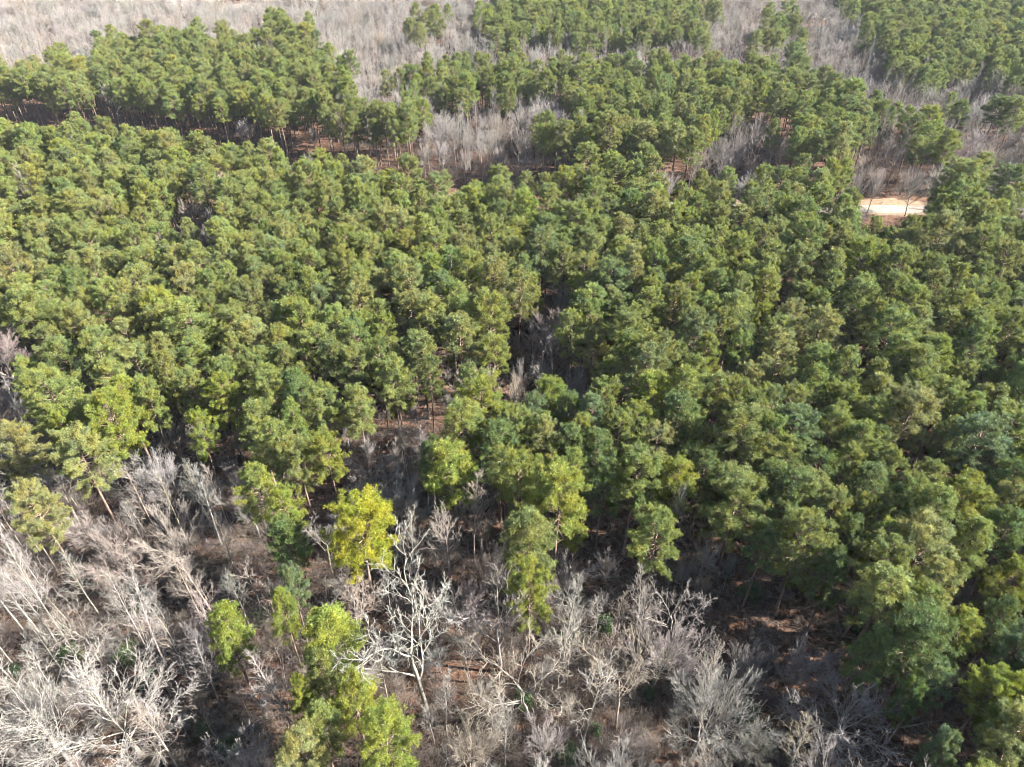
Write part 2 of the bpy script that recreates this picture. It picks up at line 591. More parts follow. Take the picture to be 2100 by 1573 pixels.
# oak: a short bole and a few crooked pale limbs
OAK = []
for sd, H, tt, nl in ((301, 17, 0.44, 6), (302, 16, 0.38, 6), (303, 18, 0.5, 7), (304, 15, 0.36, 5)):
    OAK.append(bare_proto(sd, 'oak', H, tt, dict(k=nl, t0=0.55, top=3, rr=0.66), lambda u, r: r.uniform(0.34, 0.44),
                          lambda u, r: 1.15 - 0.65 * u + r.uniform(-0.15, 0.15),
                          [S(8, 0.23, 0.07, end=0.25), S(6, 0.24, 0.07, 10, 0.46, 0.85, 0.15, 0.028), S(4, 0.22, 0.05, 6, 0.45, 0.8, 0.2, 0.02), S(2, 0.2, 0.04, 7, 0.45, 0.75, 0.15, 0.012)], 0.15, True, 0.05, 0.06))
# fan: many stems rising from low down into a dome of fine twigs
FAN_SPEC = [S(6, 0.045, 0.025, end=0.2), S(5, 0.06, 0.03, 13, 0.52, 0.40, 0.12, 0.019, tip=0.5), S(3, 0.08, 0.03, 9, 0.46, 0.42, 0.15, 0.0135, tip=0.4), S(2, 0.10, 0.02, 6, 0.5, 0.5, 0.15, 0.0105)]


def cap_dirs(n, half, r):
    """Directions spread over a cap of half-angle half round the vertical."""
    out = []
    for i in range(n):
        c = 1 - (1 - math.cos(half)) * (i + 0.5) / n
        out.append((math.acos(c) * r.uniform(0.9, 1.1), i * 2.399 + r.uniform(-0.25, 0.25)))
    return out


FAN = []
for sd, H, tt, nl, sp in ((401, 14, 0.34, 12, 0.78), (402, 13, 0.30, 12, 0.92), (403, 15, 0.40, 11, 0.68), (404, 12.5, 0.28, 12, 1.02), (405, 14, 0.44, 10, 0.65)):
    FAN.append(bare_proto(sd, 'fan', H, tt, dict(k=nl, t0=0.6, top=nl - 3, rr=0.5, cap=sp), lambda u, r, tt=tt: (0.80 - tt) * r.uniform(0.92, 1.04), None, FAN_SPEC, 0.17, True, 0.04, 0.04))
# round: a spreading white crown with heavy limbs
ROUND = []
ROUND_SPEC = [S(7, 0.11, 0.03, end=0.25), S(5, 0.14, 0.04, 11, 0.48, 0.62, 0.18, 0.027, tip=0.45), S(3, 0.15, 0.04, 8, 0.46, 0.65, 0.15, 0.017), S(2, 0.15, 0.03, 6, 0.5, 0.62, 0.15, 0.0115)]
for sd, H, tt, nl, sp in ((501, 13, 0.3, 12, 1.45), (502, 14, 0.36, 11, 1.25), (503, 13, 0.33, 12, 1.35)):
    ROUND.append(bare_proto(sd, 'round', H, tt, dict(k=nl, t0=0.6, top=nl - 4, rr=0.52, cap=sp), lambda u, r: r.uniform(0.40, 0.47), None, ROUND_SPEC, 0.19, True, 0.03, 0.05))
# snag: a sparse white tree
SNAG = []
for sd, H in ((601, 13), (602, 15)):
    SNAG.append(bare_proto(sd, 'snag', H, 0.92, dict(k=12, t0=0.4, rr=0.42), lambda u, r: 0.27 * (1.05 - 0.6 * u) * r.uniform(0.7, 1.2),
                           lambda u, r: 0.95 - 0.3 * u + r.uniform(-0.2, 0.2),
                           [S(6, 0.18, 0.10, end=0.3), S(4, 0.2, 0.08, 6, 0.5, 0.8, 0.25, 0.025), S(3, 0.2, 0.05, 6, 0.5, 0.8, 0.15, 0.013)], 0.125, False, 0.05, 0.05))
# sapling: slim understorey trees
SAPLING = []
for sd, H in ((701, 8), (702, 7), (703, 9)):
    SAPLING.append(bare_proto(sd, 'sapling', H, 0.9, dict(k=14, t0=0.3, rr=0.4), lambda u, r: 0.26 * (1.05 - 0.55 * u) * r.uniform(0.7, 1.2),
                              lambda u, r: 0.8 + r.uniform(-0.2, 0.2),
                              [S(4, 0.13, 0.08, end=0.35), S(3, 0.14, 0.06, 6, 0.5, 0.75, 0.2, 0.014), S(2, 0.15, 0.04, 4, 0.5, 0.7, 0.2, 0.010)], 0.07, False, 0.08, 0.06))
KINDS = dict(pine=PINES, straight=STRAIGHT, oak=OAK, fan=FAN, round=ROUND, snag=SNAG, sapling=SAPLING)

# ------------------------------------------------------------------ where the trees stand
# map of the photograph in cells of 50 px, read at crown height: P pines, m pines mixed with bare trees, h bare trees, . open
ZONES = [
    'hhhhhhhhhhhmhhhhhmhhPmmPPPPPPhhmmhhhPPPPPP',
    'hhhhmPPPPPhPPhhhhhhhhhhhhhhhhhhhmhhhhmPPPm',
    'PPPPPPPPPPPPPPhhmmPPPPPPPPPPPPPPmmhhhhmhhm',
    'PPPPPPPPPPPPPPhhmhhhhhhhPPPPPPPPPPPmhhhhhh',
    'PPPPPPPPPPPPPPPPPhhhhhhhPPPPPmhmPPPmmhhmhm',
    'PPPPPPPPPPPPPPPPPhhhhhPPPPPPPhhhPPPhhhPhhh',
    'PPPPPPPPPPPPPPPPPhhhhPPPPPPPPmhhPPPhhhhhhh',
    'PPPPPPPmPPPPPPPPPPPPPPPPPPPmPPPPPPhhhhhPhh',
    'PPPPPPPhhPPPPPPPPPPPPPPPPPPPPPPPPP.....PPP',
    'PPPPPPPhhPPPPPPPPPPPPPPPPPPPPPPPPPPPPPPPPP',
    'PPPPPPPm.PPPPPPPPPPPPPPPPPPPPPPPPPPPPPPPPP',
    'hPPPPPPPPPPPPPPPPPPPPPPPPPPPPPPPPPPPPPPPPP',
    'mPPPPPPPPPPPPPPPPPPPPPmPPPPPPPPPPPPPPPPPPP',
    'PPPPPPPPPPPPPPPPPPPPPPPPPPPPPPPPPPPPPPPPPP',
    'hPPPPPPPPPPPPPPPPPPPPPhPPPPPPPPPPPhPPPPPPP',
    'hPPPPPPPPPPPPPPPPPPmPmPhPPPPPPPPPPPPPPPPPP',
    'hPPmhPPPPPPPPPPPhPPPhhPPPPPPPPPPPPPPPPPPPP',
    'hhhmPPPhPhPPPPPhhhPPPPPPPPPPPPPPPPPPPPPPPP',
    'PhhPhhhhPhhPPPhhhhPPPPPPPPPPPPPPPPPPPPPPPP',
    'hhhPhhhhhhhPPPhhhPPPPPPPPPPPPPPPPPPPPhPPPP',
    'hhhhhhhhhhhPPhhhhhhhPPPPPPPPPPPPPPPPPPPPPP',
    'hPhhhhhhhhhPhhPPhhhhhhPPPPPhhhPPPPPPPPPPPP',
    'hhhhhhhhhhhPhhPPhhhhhPPPhhPPhhhPPPPPPPPPPP',
    'hhhhhhhhhhhhhhhhhhhhhhhhhhhhhhhPPPPPPPPPPP',
    'hhhhhhhhhhhhhhhhhhhhhPhhhhhhhh.hPPPPPPPhhP',
    'hhhhhhhhhPhPhhhhhhhhhhhhhhhhh..hh.PPPPPhPP',
    'hhhhhhhhhPhhhPPhhhhhhhhhhhhhhhhhh.PPPPPPPP',
    'hhhhhhhhhhhhhPPhhhhhhhhhhhhhhhhhhh.PPPPPPP',
    'hhhhhhhhhhhhPPPhhhhhhhhhhhhhhhhhhh..hhPPPP',
    'hhhhhhhhhhhhPPPhhhhhhhhhhhhhhhhhhhh...hPPP',
    'hhhhhhhhhhhhPPPPhhhhhhhhhhhhhhhhhhh....PPP',
    'hhhhhhhhhhhhPPPPPhhhhhhhhhhhhhhhhhh...PPPP',
]
# sunlit ground that shows between the trees: photo pixel and radius in metres
GAPS = [(1690, 1375, 8), (1840, 1525, 10), (1930, 1545, 7), (1500, 1250, 4.5), (1480, 1290, 4), (300, 1300, 3.5), (300, 1425, 4), (360, 1440, 4),
        (790, 1005, 3), (680, 1025, 3), (540, 1230, 4), (1060, 815, 3), (860, 1440, 3), (950, 1400, 4), (610, 1470, 4), (250, 1545, 4),
        (1310, 1080, 3), (1430, 1000, 3), (1880, 830, 2), (420, 1245, 3), (1100, 1530, 3.5)]
GAPS_W = [(*ground_at(a, b), c * 0.7) for a, b, c in GAPS]

TINT = dict(y=(0.235, 0.235, 0.018), b=(0.185, 0.205, 0.030), g=(0.166, 0.186, 0.045), d=(0.102, 0.136, 0.037), o=(0.205, 0.205, 0.066), k=(0.125, 0.165, 0.066))
LOOK = dict(y='bright yellow', b='bright yellow-green', g='mid green', d='deep green', o='pale olive', k='bluish green')
BARK = dict(w=(1.08, 1.05, 1.02), g=(0.92, 0.89, 0.86), t=(1.05, 0.94, 0.80), s=(0.72, 0.70, 0.70))
TWIG = dict(w=(1.2, 1.18, 1.15), g=(1.0, 0.97, 0.94), t=(1.08, 0.96, 0.82), p=(1.08, 0.96, 0.90), s=(0.75, 0.73, 0.72))

# pines that can be picked out one by one: crown centre and width in the photo, tint, own label
PINE_LIST = [
    (745, 1110, 150, 'y', 'brightest yellow pine of all, beside a white bare snag'),
    (928, 985, 110, 'b', 'bright yellow-green pine with its dark trunk showing, behind the white snag'),
    (1145, 1045, 138, 'b', 'bright yellow-green open-crowned pine at the front edge of the stand'),
    (1085, 1222, 100, 'b', 'small bright yellow-green pine alone among bare oaks in front of the stand'),
    (1342, 1115, 108, 'g', 'green round pine standing a little in front of the stand edge, trunk visible'),
    (1072, 1095, 76, 'g', 'slim green pine close beside the open-crowned yellow-green pine'),
    (1505, 1052, 135, 'g', 'broad green pine on the front edge beside a patch of sunlit litter'),
    (474, 1308, 92, 'b', 'small yellow-green pine alone among grey bare trees and a bushy white tree'),
    (586, 1266, 60, 'b', 'smallest yellow-green pine, just behind the clump of three pines'),
    (682, 1325, 122, 'b', 'yellow-green pine at the back of the clump among bare trees'),
    (665, 1400, 92, 'g', 'green pine in the middle of the clump among bare trees'),
    (728, 1440, 100, 'b', 'yellow-green pine in the middle of the clump among bare trees'),
    (664, 1510, 90, 'g', 'green pine near the bottom edge within the clump'),
    (797, 1535, 122, 'b', 'broad yellow-green pine at the front of the clump by the bottom edge'),
    (630, 1556, 100, 'o', 'olive pine cut by the bottom edge at the front of the clump'),
    (626, 1445, 62, 'b', 'slim yellow-green pine on the outer side of the clump beside a pale birch-like tree'),
    (603, 1222, 62, 'k', 'young bluish pine behind the smallest yellow-green pine'),
    (594, 1130, 84, 'd', 'deep green pine in shade in front of the yellow-topped stand corner'),
    (586, 1062, 82, 'b', 'yellow-green pine at the front corner of the stand above a shaded deep green pine'),
    (176, 950, 108, 'o', 'pale yellowish pine beside a pink-twigged dome tree'),
    (147, 897, 62, 'b', 'small yellow-green pine touching the back of the pale yellowish pine'),
    (42, 935, 86, 'o', 'olive pine by the photo edge in front of the pink-twigged dome tree'),
    (84, 1058, 98, 'o', 'olive pine alone above the row of white straight trunks'),
    (237, 874, 105, 'b', 'rounded yellow-green pine in front of the stand beside small bare trees'),
    (197, 872, 60, 'g', 'green pine touching the rounded yellow-green pine'),
    (265, 838, 90, 'b', 'yellow-green pine right behind the rounded one at the stand edge'),
    (416, 902, 62, 'b', 'slender tall yellow-green pine standing forward between two bare patches'),
    (112, 828, 118, 'g', 'wide tiered green pine at the front of the stand near the photo edge'),
    (1508, 912, 132, 'g', 'large round-topped green pine with pale limbs at mid stand'),
    (1385, 872, 96, 'd', 'deep green pine with yellow-tipped shoots next to the large round-topped pine'),
    (1300, 1000, 118, 'g', 'green pine with a leaning bare stem beneath it, front of the stand'),
    (1380, 1008, 92, 'b', 'yellow-green pine one row behind the front edge, beside dark gaps'),
    (987, 848, 96, 'b', 'yellow-tinged pine above the bare patch where the stand opens'),
    (1025, 940, 96, 'd', 'deep green broad pine beside the bright pine with the dark trunk'),
    (2055, 1217, 92, 'b', 'feathery yellow-green conifer near the photo edge beside grey twiggy trees'),
    (1800, 1242, 128, 'g', 'large mid green pine over the dark hollow, trunk showing below'),
    (1907, 1222, 92, 'o', 'pale olive pine leaning over a grey twiggy tree'),
    (1872, 1342, 150, 'd', 'broad deep green pine above sunlit ground striped with trunk shadows'),
    (1952, 1318, 82, 'b', 'yellow-tipped pine at the outer side of the broad deep green one'),
    (1780, 1352, 92, 'd', 'dark shaded pine behind the round white bare tree'),
    (2072, 1355, 96, 'k', 'bluish pine by the photo edge with a dark hollow beside it'),
    (1888, 1420, 72, 'k', 'low bluish pine below the broad deep green pine'),
    (2012, 1442, 112, 'b', 'yellow-green pine above sunlit ground near the corner'),
    (2078, 1468, 100, 'o', 'olive pine at the photo edge near the corner'),
    (2062, 1532, 122, 'o', 'pale olive pine in the very corner of the photo'),
    (1912, 1552, 60, 'k', 'small bluish pine at the bottom edge near the corner'),
    (1848, 1452, 55, 'd', 'small dark pine beside the round white bare tree'),
    (1640, 1125, 122, 'g', 'big green pine at the front edge behind a shaded hollow'),
    (1700, 1185, 80, 'd', 'dark low pine under the big green front pine'),
    (1970, 385, 98, 'g', 'large round pine standing by itself beside the sandy road'),
    (2062, 395, 84, 'd', 'dark pine beyond the large round roadside pine'),
    (1205, 335, 64, 'g', 'tall layered pine rising above the road edge at the middle of the photo'),
    (1900, 262, 52, 'b', 'yellow-tinged pine among the grey bare trees behind the sandy road'),
    (1622, 674, 70, 'o', 'grey-olive thin-needled tree within the stand'),
    (1557, 668, 46, 'b', 'small yellow-leaved pine on a dark gap within the stand'),
]
for q in [(312, 835, 70, 'g'), (400, 815, 70, 'g'), (462, 828, 75, 'b'), (565, 930, 94, 'g'), (617, 968, 84, 'g'), (676, 952, 82, 'b'), (667, 852, 86, 'g'),
          (737, 852, 76, 'g'), (560, 827, 80, 'g'), (617, 822, 86, 'd'), (810, 800, 78, 'g'), (965, 815, 80, 'g'), (887, 968, 70, 'd'),
          (1097, 865, 64, 'k'), (1062, 897, 72, 'g'), (1170, 865, 62, 'd'), (1212, 872, 74, 'k'), (1235, 838, 80, 'g'), (1332, 830, 92, 'b'), (1412, 915, 70, 'g'),
          (1462, 827, 80, 'g'), (1507, 835, 64, 'g'), (1262, 910, 80, 'g'), (1345, 930, 82, 'o'), (1175, 940, 80, 'd'), (1225, 945, 76, 'd'),
          (1620, 900, 100, 'k'), (1699, 897, 78, 'g'), (1856, 868, 116, 'o'), (1781, 873, 80, 'g'), (1612, 965, 76, 'g'), (1674, 985, 80, 'd'), (1728, 972, 66, 'g'),
          (1773, 1013, 80, 'd'), (1806, 976, 66, 'g'), (1992, 926, 108, 'k'), (1938, 914, 70, 'g'), (1699, 1071, 92, 'g'), (1757, 1075, 66, 'g'), (1897, 1038, 80, 'g'),
          (1959, 1054, 106, 'b'), (1881, 1141, 126, 'o'), (1798, 1133, 80, 'b'), (1980, 1133, 96, 'g'), (2050, 1110, 90, 'd'), (2060, 1010, 90, 'd'), (1575, 1010, 80, 'd'),
          (1440, 985, 66, 'd'), (1560, 1130, 70, 'd'), (1235, 1010, 80, 'd'), (1730, 1120, 70, 'd'), (2040, 1290, 80, 'd'), (1985, 1255, 0, 'd')]:
    if q[2]:
        PINE_LIST.append((*q, None))

# bare trees that can be picked out: 'b' = base pixel and top row, 'c' = crown centre and width
BARE_LIST = [
    ('straight', 'b', 152, 1342, 1105, 'w', 'w', 'tallest white straight trunk with a sparse top, beside an evergreen bush'),
    ('straight', 'b', 129, 1335, 1140, 'w', 'w', 'straight white trunk crossing the photo edge in the row of pale trunks'),
    ('straight', 'b', 100, 1322, 1122, 'w', 'p', 'slim white trunk behind the others in the row of pale trunks'),
    ('straight', 'b', 137, 1388, 1275, 'w', 'g', 'shorter white straight tree with many rising branches in front of the pale trunks'),
    ('straight', 'b', 60, 1310, 1120, 'w', 'w', 'white trunk slanting out past the photo edge behind the pale row'),
    ('straight', 'b', 36, 1372, 1230, 'g', 'g', 'thin grey stem near the photo edge below the pale row'),
    ('straight', 'b', 38, 1412, 1260, 'g', 't', 'thin tan stem near the photo edge just above the bushy white trees'),
    ('straight', 'b', 211, 1272, 1125, 'w', 'g', 'pale straight tree with wide rising branches inside the bare wood'),
    ('oak', 'b', 213, 1370, 1225, 'w', 'p', 'pale tree forking into two stems halfway up, reddish twigs'),
    ('straight', 'b', 260, 1382, 1300, 'g', 'g', 'short grey bare tree in front of the forked pale tree'),
    ('straight', 'b', 350, 1422, 1245, 't', 'g', 'tall bare tree with a broken-looking top over striped litter'),
    ('straight', 'b', 364, 1332, 1215, 'w', 'w', 'white straight tree with a full fan of branches behind the bushy white crown'),
    ('straight', 'b', 372, 1247, 1190, 'g', 'g', 'thin short pole tree behind the white fan-branched tree'),
    ('snag', 'b', 480, 1258, 1197, 'w', 'w', 'small white bare tree right behind the lone small pine'),
    ('fan', 'c', 395, 1300, 80, 'g', 'w', 'bushy white-tipped crown touching the lone small yellow-green pine'),
    ('straight', 'b', 524, 1500, 1400, 't', 't', 'tan bare tree beside the clump of pines near the bottom'),
    ('round', 'b', 295, 1553, 1375, 'w', 'w', 'large white many-branched tree near the bottom, trunk slanting'),
    ('round', 'b', 165, 1590, 1395, 'w', 'w', 'large bright white bushy tree at the bottom corner'),
    ('fan', 'c', 60, 1450, 130, 'w', 'w', 'spreading white crown against the photo edge above the bottom corner'),
    ('fan', 'c', 35, 1550, 110, 'w', 'w', 'white crown in the very bottom corner over green shrubs'),
    ('straight', 'b', 375, 1590, 1440, 'w', 't', 'pale straight tree with tan twigs rising from the bottom edge'),
    ('snag', 'c', 435, 1550, 52, 'w', 'w', 'small white crown on the bottom edge beside evergreen shrubs'),
    ('snag', 'c', 262, 1560, 40, 'w', 'w', 'tiny white crown on the bottom edge below the large white tree'),
    ('snag', 'c', 484, 1560, 44, 'w', 'w', 'small white crown on the bottom edge next to tan tree'),
    ('oak', 'b', 746, 1337, 1200, 'w', 't', 'crooked white oak with one broken limb beside the clump of pines'),
    ('oak', 'b', 877, 1474, 1215, 'w', 'w', 'largest white crooked oak, wide limbs low down, centre of the bare wood'),
    ('oak', 'b', 1027, 1382, 1210, 'w', 'g', 'white crooked oak behind the small pine, limbs spreading wide'),
    ('straight', 'b', 802, 1474, 1285, 't', 'g', 'thin tan-trunked tree between the pine clump and the largest oak'),
    ('straight', 'b', 618, 1537, 1320, 'g', 'g', 'grey birch-like tree leaning outward beside the pine clump'),
    ('fan', 'c', 557, 1305, 76, 't', 't', 'brown fan-shaped tree next to the smallest yellow-green pine'),
    ('straight', 'b', 917, 1517, 1375, 'g', 'g', 'thin grey tree in front of the largest oak'),
    ('sapling', 'b', 965, 1404, 1325, 'g', 'g', 'thin sapling between the two crooked white oaks'),
    ('straight', 'b', 893, 1540, 1440, 'g', 'g', 'small grey bare tree beside the broad yellow-green pine at the bottom edge'),
    ('fan', 'c', 955, 1550, 125, 't', 't', 'low tan twiggy crown along the bottom edge'),
    ('oak', 'b', 1079, 1478, 1285, 'w', 't', 'white oak with a long low limb sweeping sideways'),
    ('snag', 'b', 1220, 1337, 1208, 'w', 'g', 'upright white tree before a dark hollow with evergreen shrubs'),
    ('straight', 'b', 1257, 1318, 1215, 'g', 't', 'grey tree beside the upright white tree'),
    ('oak', 'b', 1376, 1322, 1195, 'w', 'g', 'crooked pale oak next to striped sunlit litter'),
    ('snag', 'b', 1190, 1545, 1358, 'w', 'w', 'lilac-white slender tree in the middle of the bottom bare wood'),
    ('oak', 'b', 1262, 1505, 1355, 't', 't', 'tan twisted tree beside the lilac-white slender tree'),
    ('fan', 'b', 1337, 1420, 1300, 'g', 'g', 'vase-shaped pale tree in front of the crooked oak'),
    ('fan', 'b', 1410, 1562, 1375, 'g', 'g', 'largest grey dome of fine twigs near the bottom edge'),
    ('fan', 'c', 1515, 1370, 112, 'g', 's', 'grey-brown dome tree behind the large tan-limbed tree'),
    ('fan', 'b', 1602, 1452, 1335, 't', 'g', 'spreading tree with tan limbs beside sunlit striped ground'),
    ('fan', 'c', 1287, 1545, 110, 's', 'p', 'reddish brown twig dome cut by the bottom edge'),
    ('snag', 'b', 1450, 1377, 1310, 'w', 'g', 'short white leaning tree between two grey domes'),
    ('snag', 'c', 1557, 1285, 40, 'w', 'g', 'tiny white tree under the dark pines behind the grey dome'),
    ('fan', 'c', 1250, 1160, 78, 'g', 'g', 'bare crown under the front pines near the round forward pine'),
    ('fan', 'c', 1440, 1145, 72, 'w', 'g', 'whitish crown right under the broad front-edge pine'),
    ('fan', 'c', 1405, 1170, 52, 'g', 'g', 'small grey crown beside the whitish one under the front pines'),
    ('fan', 'c', 1495, 1168, 52, 'g', 'g', 'small whitish crown on the far side of the broad pine trunk'),
    ('round', 'b', 1702, 1548, 1420, 'w', 'w', 'round white tree like a coral fan beside sunlit ground at the bottom'),
    ('fan', 'c', 1970, 1212, 66, 's', 's', 'dark grey twiggy tree in shade beside the feathery conifer'),
    ('fan', 'c', 1957, 1272, 80, 'g', 's', 'grey twiggy crown in front of the shaded one near the feathery conifer'),
    ('fan', 'c', 82, 897, 84, 'g', 'p', 'pink-twigged dome tree partly shaded by the pale yellowish pine'),
    ('round', 'b', 302, 1032, 930, 'w', 'w', 'white fan-limbed tree in front of the stand with long low branches'),
    ('fan', 'b', 387, 1180, 1038, 'w', 'p', 'large pale fan tree with a rosy twig dome'),
    ('fan', 'b', 215, 1149, 1045, 'w', 'p', 'narrower fan tree with a rusty twig dome next to the olive pine'),
    ('fan', 'c', 228, 1092, 76, 'g', 'g', 'fuzzy grey crown between the two rosy fan trees'),
    ('straight', 'b', 160, 1127, 1045, 'w', 'g', 'white leaning stem beside the olive pine'),
    ('straight', 'b', 487, 1186, 1050, 'g', 'g', 'thin pole tree with a small top beyond the rosy fan tree'),
    ('fan', 'c', 487, 912, 60, 'g', 't', 'bare bush-like crown at the stand edge in a notch'),
    ('fan', 'c', 355, 892, 72, 'g', 'g', 'bare crown between the rounded pine and the slender pine'),
    ('fan', 'c', 412, 1005, 62, 'w', 'g', 'pale small crown below the slender pine'),
    ('fan', 'c', 452, 1018, 56, 'g', 'g', 'grey crown beside the pale small crown below the slender pine'),
    ('fan', 'c', 477, 975, 62, 's', 's', 'shaded bluish-grey crown at the stand edge'),
    ('fan', 'c', 162, 848, 46, 'g', 'g', 'small bare crown under the wide tiered pine'),
    ('fan', 'c', 206, 833, 44, 'g', 'p', 'small pink crown behind the rounded yellow-green pine'),
    ('straight', 'b', 722, 947, 868, 'w', 'w', 'narrow white tree at the edge of the bare pocket in the stand'),
    ('round', 'b', 770, 1008, 905, 'w', 'w', 'round white crown in the bare pocket of the stand'),
    ('oak', 'b', 890, 937, 850, 'w', 'g', 'pale tree with side limbs behind the bright pine with dark trunk'),
    ('straight', 'b', 833, 985, 870, 't', 't', 'brown straight tree in the bare pocket of the stand'),
    ('fan', 'c', 752, 1024, 56, 'w', 'g', 'small pale fan just behind the brightest yellow pine'),
    ('fan', 'c', 848, 1042, 48, 't', 'g', 'small tan fan on dark litter behind the white snag'),
    ('snag', 'b', 856, 1180, 1070, 'w', 'w', 'tall white snag beside the brightest yellow pine'),
    ('snag', 'b', 832, 1195, 1115, 'w', 'w', 'shorter white snag next to the tall one'),
    ('oak', 'b', 683, 1183, 1065, 't', 'g', 'bent tan-trunked tree beside the brightest yellow pine'),
    ('fan', 'c', 988, 1155, 92, 't', 't', 'brown fan tree in front of the bright pine with dark trunk'),
    ('fan', 'c', 1000, 1088, 60, 't', 't', 'small brown twiggy tree in shade behind the brown fan'),
    ('snag', 'b', 1862, 1036, 930, 'w', 'w', 'bare white snag in a gap among the dense pines'),
    ('fan', 'c', 1145, 622, 46, 'g', 'g', 'small grey crown in a hole of the dense stand'),
    ('snag', 'c', 1110, 712, 56, 'w', 'w', 'white bare tree in a gap at the middle of the stand'),
    ('snag', 'c', 1136, 702, 34, 'w', 'w', 'smaller white stem touching the white bare tree at the middle'),
    ('fan', 'c', 1187, 788, 58, 'w', 'w', 'upright white-stemmed tree in a gap below the middle'),
    ('fan', 'c', 970, 778, 38, 'w', 'w', 'small white tree in a reddish gap'),
    ('fan', 'c', 1070, 772, 30, 'g', 'g', 'tiny grey crown in the reddish gap'),
    ('sapling', 'c', 1033, 832, 36, 'g', 'g', 'slim grey sapling on striped red litter in the gap'),
    ('snag', 'c', 1718, 716, 44, 'w', 'w', 'blue-white dead tree pointing up between pines'),
    ('snag', 'c', 1688, 732, 30, 'g', 'w', 'small dead stem beside the blue-white dead tree'),
    ('straight', 'c', 382, 440, 34, 'w', 'p', 'pale pointed bare tree beside a dark hole in the stand'),
    ('fan', 'c', 414, 452, 40, 'w', 't', 'pale bare tree on the other side of the dark hole'),
    ('straight', 'c', 62, 382, 40, 'w', 'w', 'white bare tree showing through pines near the photo edge'),
    ('fan', 'c', 227, 200, 50, 'w', 'w', 'pair-forming white crown in the far pines, first of two'),
    ('fan', 'c', 264, 205, 34, 'w', 'w', 'pair-forming white crown in the far pines, smaller of two'),
    ('fan', 'c', 80, 182, 36, 'w', 'w', 'whitish crown alone in the far pines near the photo edge'),
    ('fan', 'c', 507, 265, 44, 'w', 'g', 'pale bare tree before the dark far stand edge'),
    ('fan', 'c', 640, 280, 34, 'w', 'g', 'pale small tree by the dark track at the far stand edge'),
    ('fan', 'c', 636, 325, 36, 'g', 'p', 'pinkish bare bush at the dark track'),
    ('fan', 'c', 1363, 372, 64, 'w', 'w', 'white spreading crown among pines close to the road'),
    ('fan', 'c', 1517, 293, 66, 'g', 'g', 'rounded grey crown before the far pine wall'),
    ('round', 'c', 1587, 290, 54, 'w', 'g', 'pale forked tree beside the rounded grey crown'),
    ('snag', 'c', 1424, 352, 30, 'w', 'w', 'small white upright tree near the road among pines'),
    ('fan', 'c', 1754, 378, 48, 'g', 'g', 'grey tree on the road verge, outermost of three'),
    ('fan', 'c', 1798, 375, 46, 't', 'g', 'brownish grey tree on the road verge, middle of three'),
    ('fan', 'c', 1880, 375, 74, 'g', 'g', 'largest grey tree overhanging the sandy road'),
    ('fan', 'c', 1940, 285, 58, 'w', 'g', 'pale plume-shaped bare tree behind the sandy road'),
    ('fan', 'c', 2012, 292, 62, 'w', 'g', 'pale fan-shaped bare tree behind the road near the photo edge'),
    ('fan', 'c', 2048, 372, 60, 'w', 'w', 'whitish crown at the photo edge beside the road'),
]

TREES = []
HASH = {}


def near_trees(x, y, rad):
    i0, i1, j0, j1 = int((x - rad) // 6), int((x + rad) // 6), int((y - rad) // 6), int((y + rad) // 6)
    for i in range(i0, i1 + 1):
        for j in range(j0, j1 + 1):
            yield from HASH.get((i, j), ())


def plant(kind, x, y, width, height, tint, twig, label=None, proto=None, listed=False):
    ps = KINDS[kind]
    k = proto if proto is not None else rng.randrange(len(ps))
    p = ps[k]
    t = dict(kind=kind, k=k, x=x, y=y, sx=width / p.w, sz=height / p.h, rot=rng.uniform(0, 6.283), tint=tint, twig=twig, label=label, listed=listed, w=width, h=height)
    TREES.append(t)
    HASH.setdefault((int(x // 6), int(y // 6)), []).append(t)
    return t


def vary(c, f=0.12, r=rng):
    k = 1 + r.uniform(-f, f)
    return tuple(max(0.003, v * k * (1 + r.uniform(-f, f) * 0.5)) for v in c)


BIG_PINE = (5, 8, 2)
for cx, cyy, w, t, lab in PINE_LIST:
    hgt = 19.0 + rng.uniform(-1.5, 1.5)
    for _ in range(3):
        x, y = ground_at(cx, cyy, hgt * 0.70)
        dep = proj(x, y, hgt * 0.7)[2]
        wid = w / FOC * dep
        hgt = min(22.0, max(11.0, 13.2 + wid * 0.85))
    plant('pine', x, y, wid, hgt, vary(TINT[t], 0.08), None, lab, rng.choice(BIG_PINE) if wid > 7.2 else None, True)
TYP_H = dict(straight=18, oak=16, fan=14, round=13.5, snag=13, sapling=8)
for kind, mode, a, b, c, bk, tw, lab in BARE_LIST:
    if mode == 'b':
        x, y = ground_at(a, b)
        hgt = max(6.0, min(24.0, height_to(y, c)))
        ps = KINDS[kind]
        k = rng.randrange(len(ps))
        wid = ps[k].w * (hgt / ps[k].h) ** 0.9 * 0.95
    else:
        ps = KINDS[kind]
        k = rng.randrange(len(ps))
        hgt = TYP_H[kind]
        for _ in range(3):
            x, y = ground_at(a, b, hgt * 0.68)
            wid = c / FOC * proj(x, y, hgt * 0.68)[2]
            hgt = min(19.0, max(13.5 if 330 < b < 860 and kind != 'sapling' else 6.0, ps[k].h * (wid / ps[k].w) ** 0.65))
    plant(kind, x, y, wid, hgt, vary(BARK[bk], 0.08), vary(TWIG[tw], 0.08), lab, k, True)


def zone(x, y):
    px, py, dep = proj(x, y, 12.0 if y < 150 else 16.5 if y < 225 else 20.0)
    jit = 1.0 if y < 200 else 2.0
    px += rng.uniform(-16, 16) * jit
    py += rng.uniform(-14, 14) * (1.0 if y < 200 else 1.5)
    c, r = int(px // 50), int(py // 50)
    if r < 0:
        return ('P' if px > 1760 or 1020 < px < 1420 else 'h'), px, py
    return ZONES[min(31, max(0, r))][min(41, max(0, c))], px, py


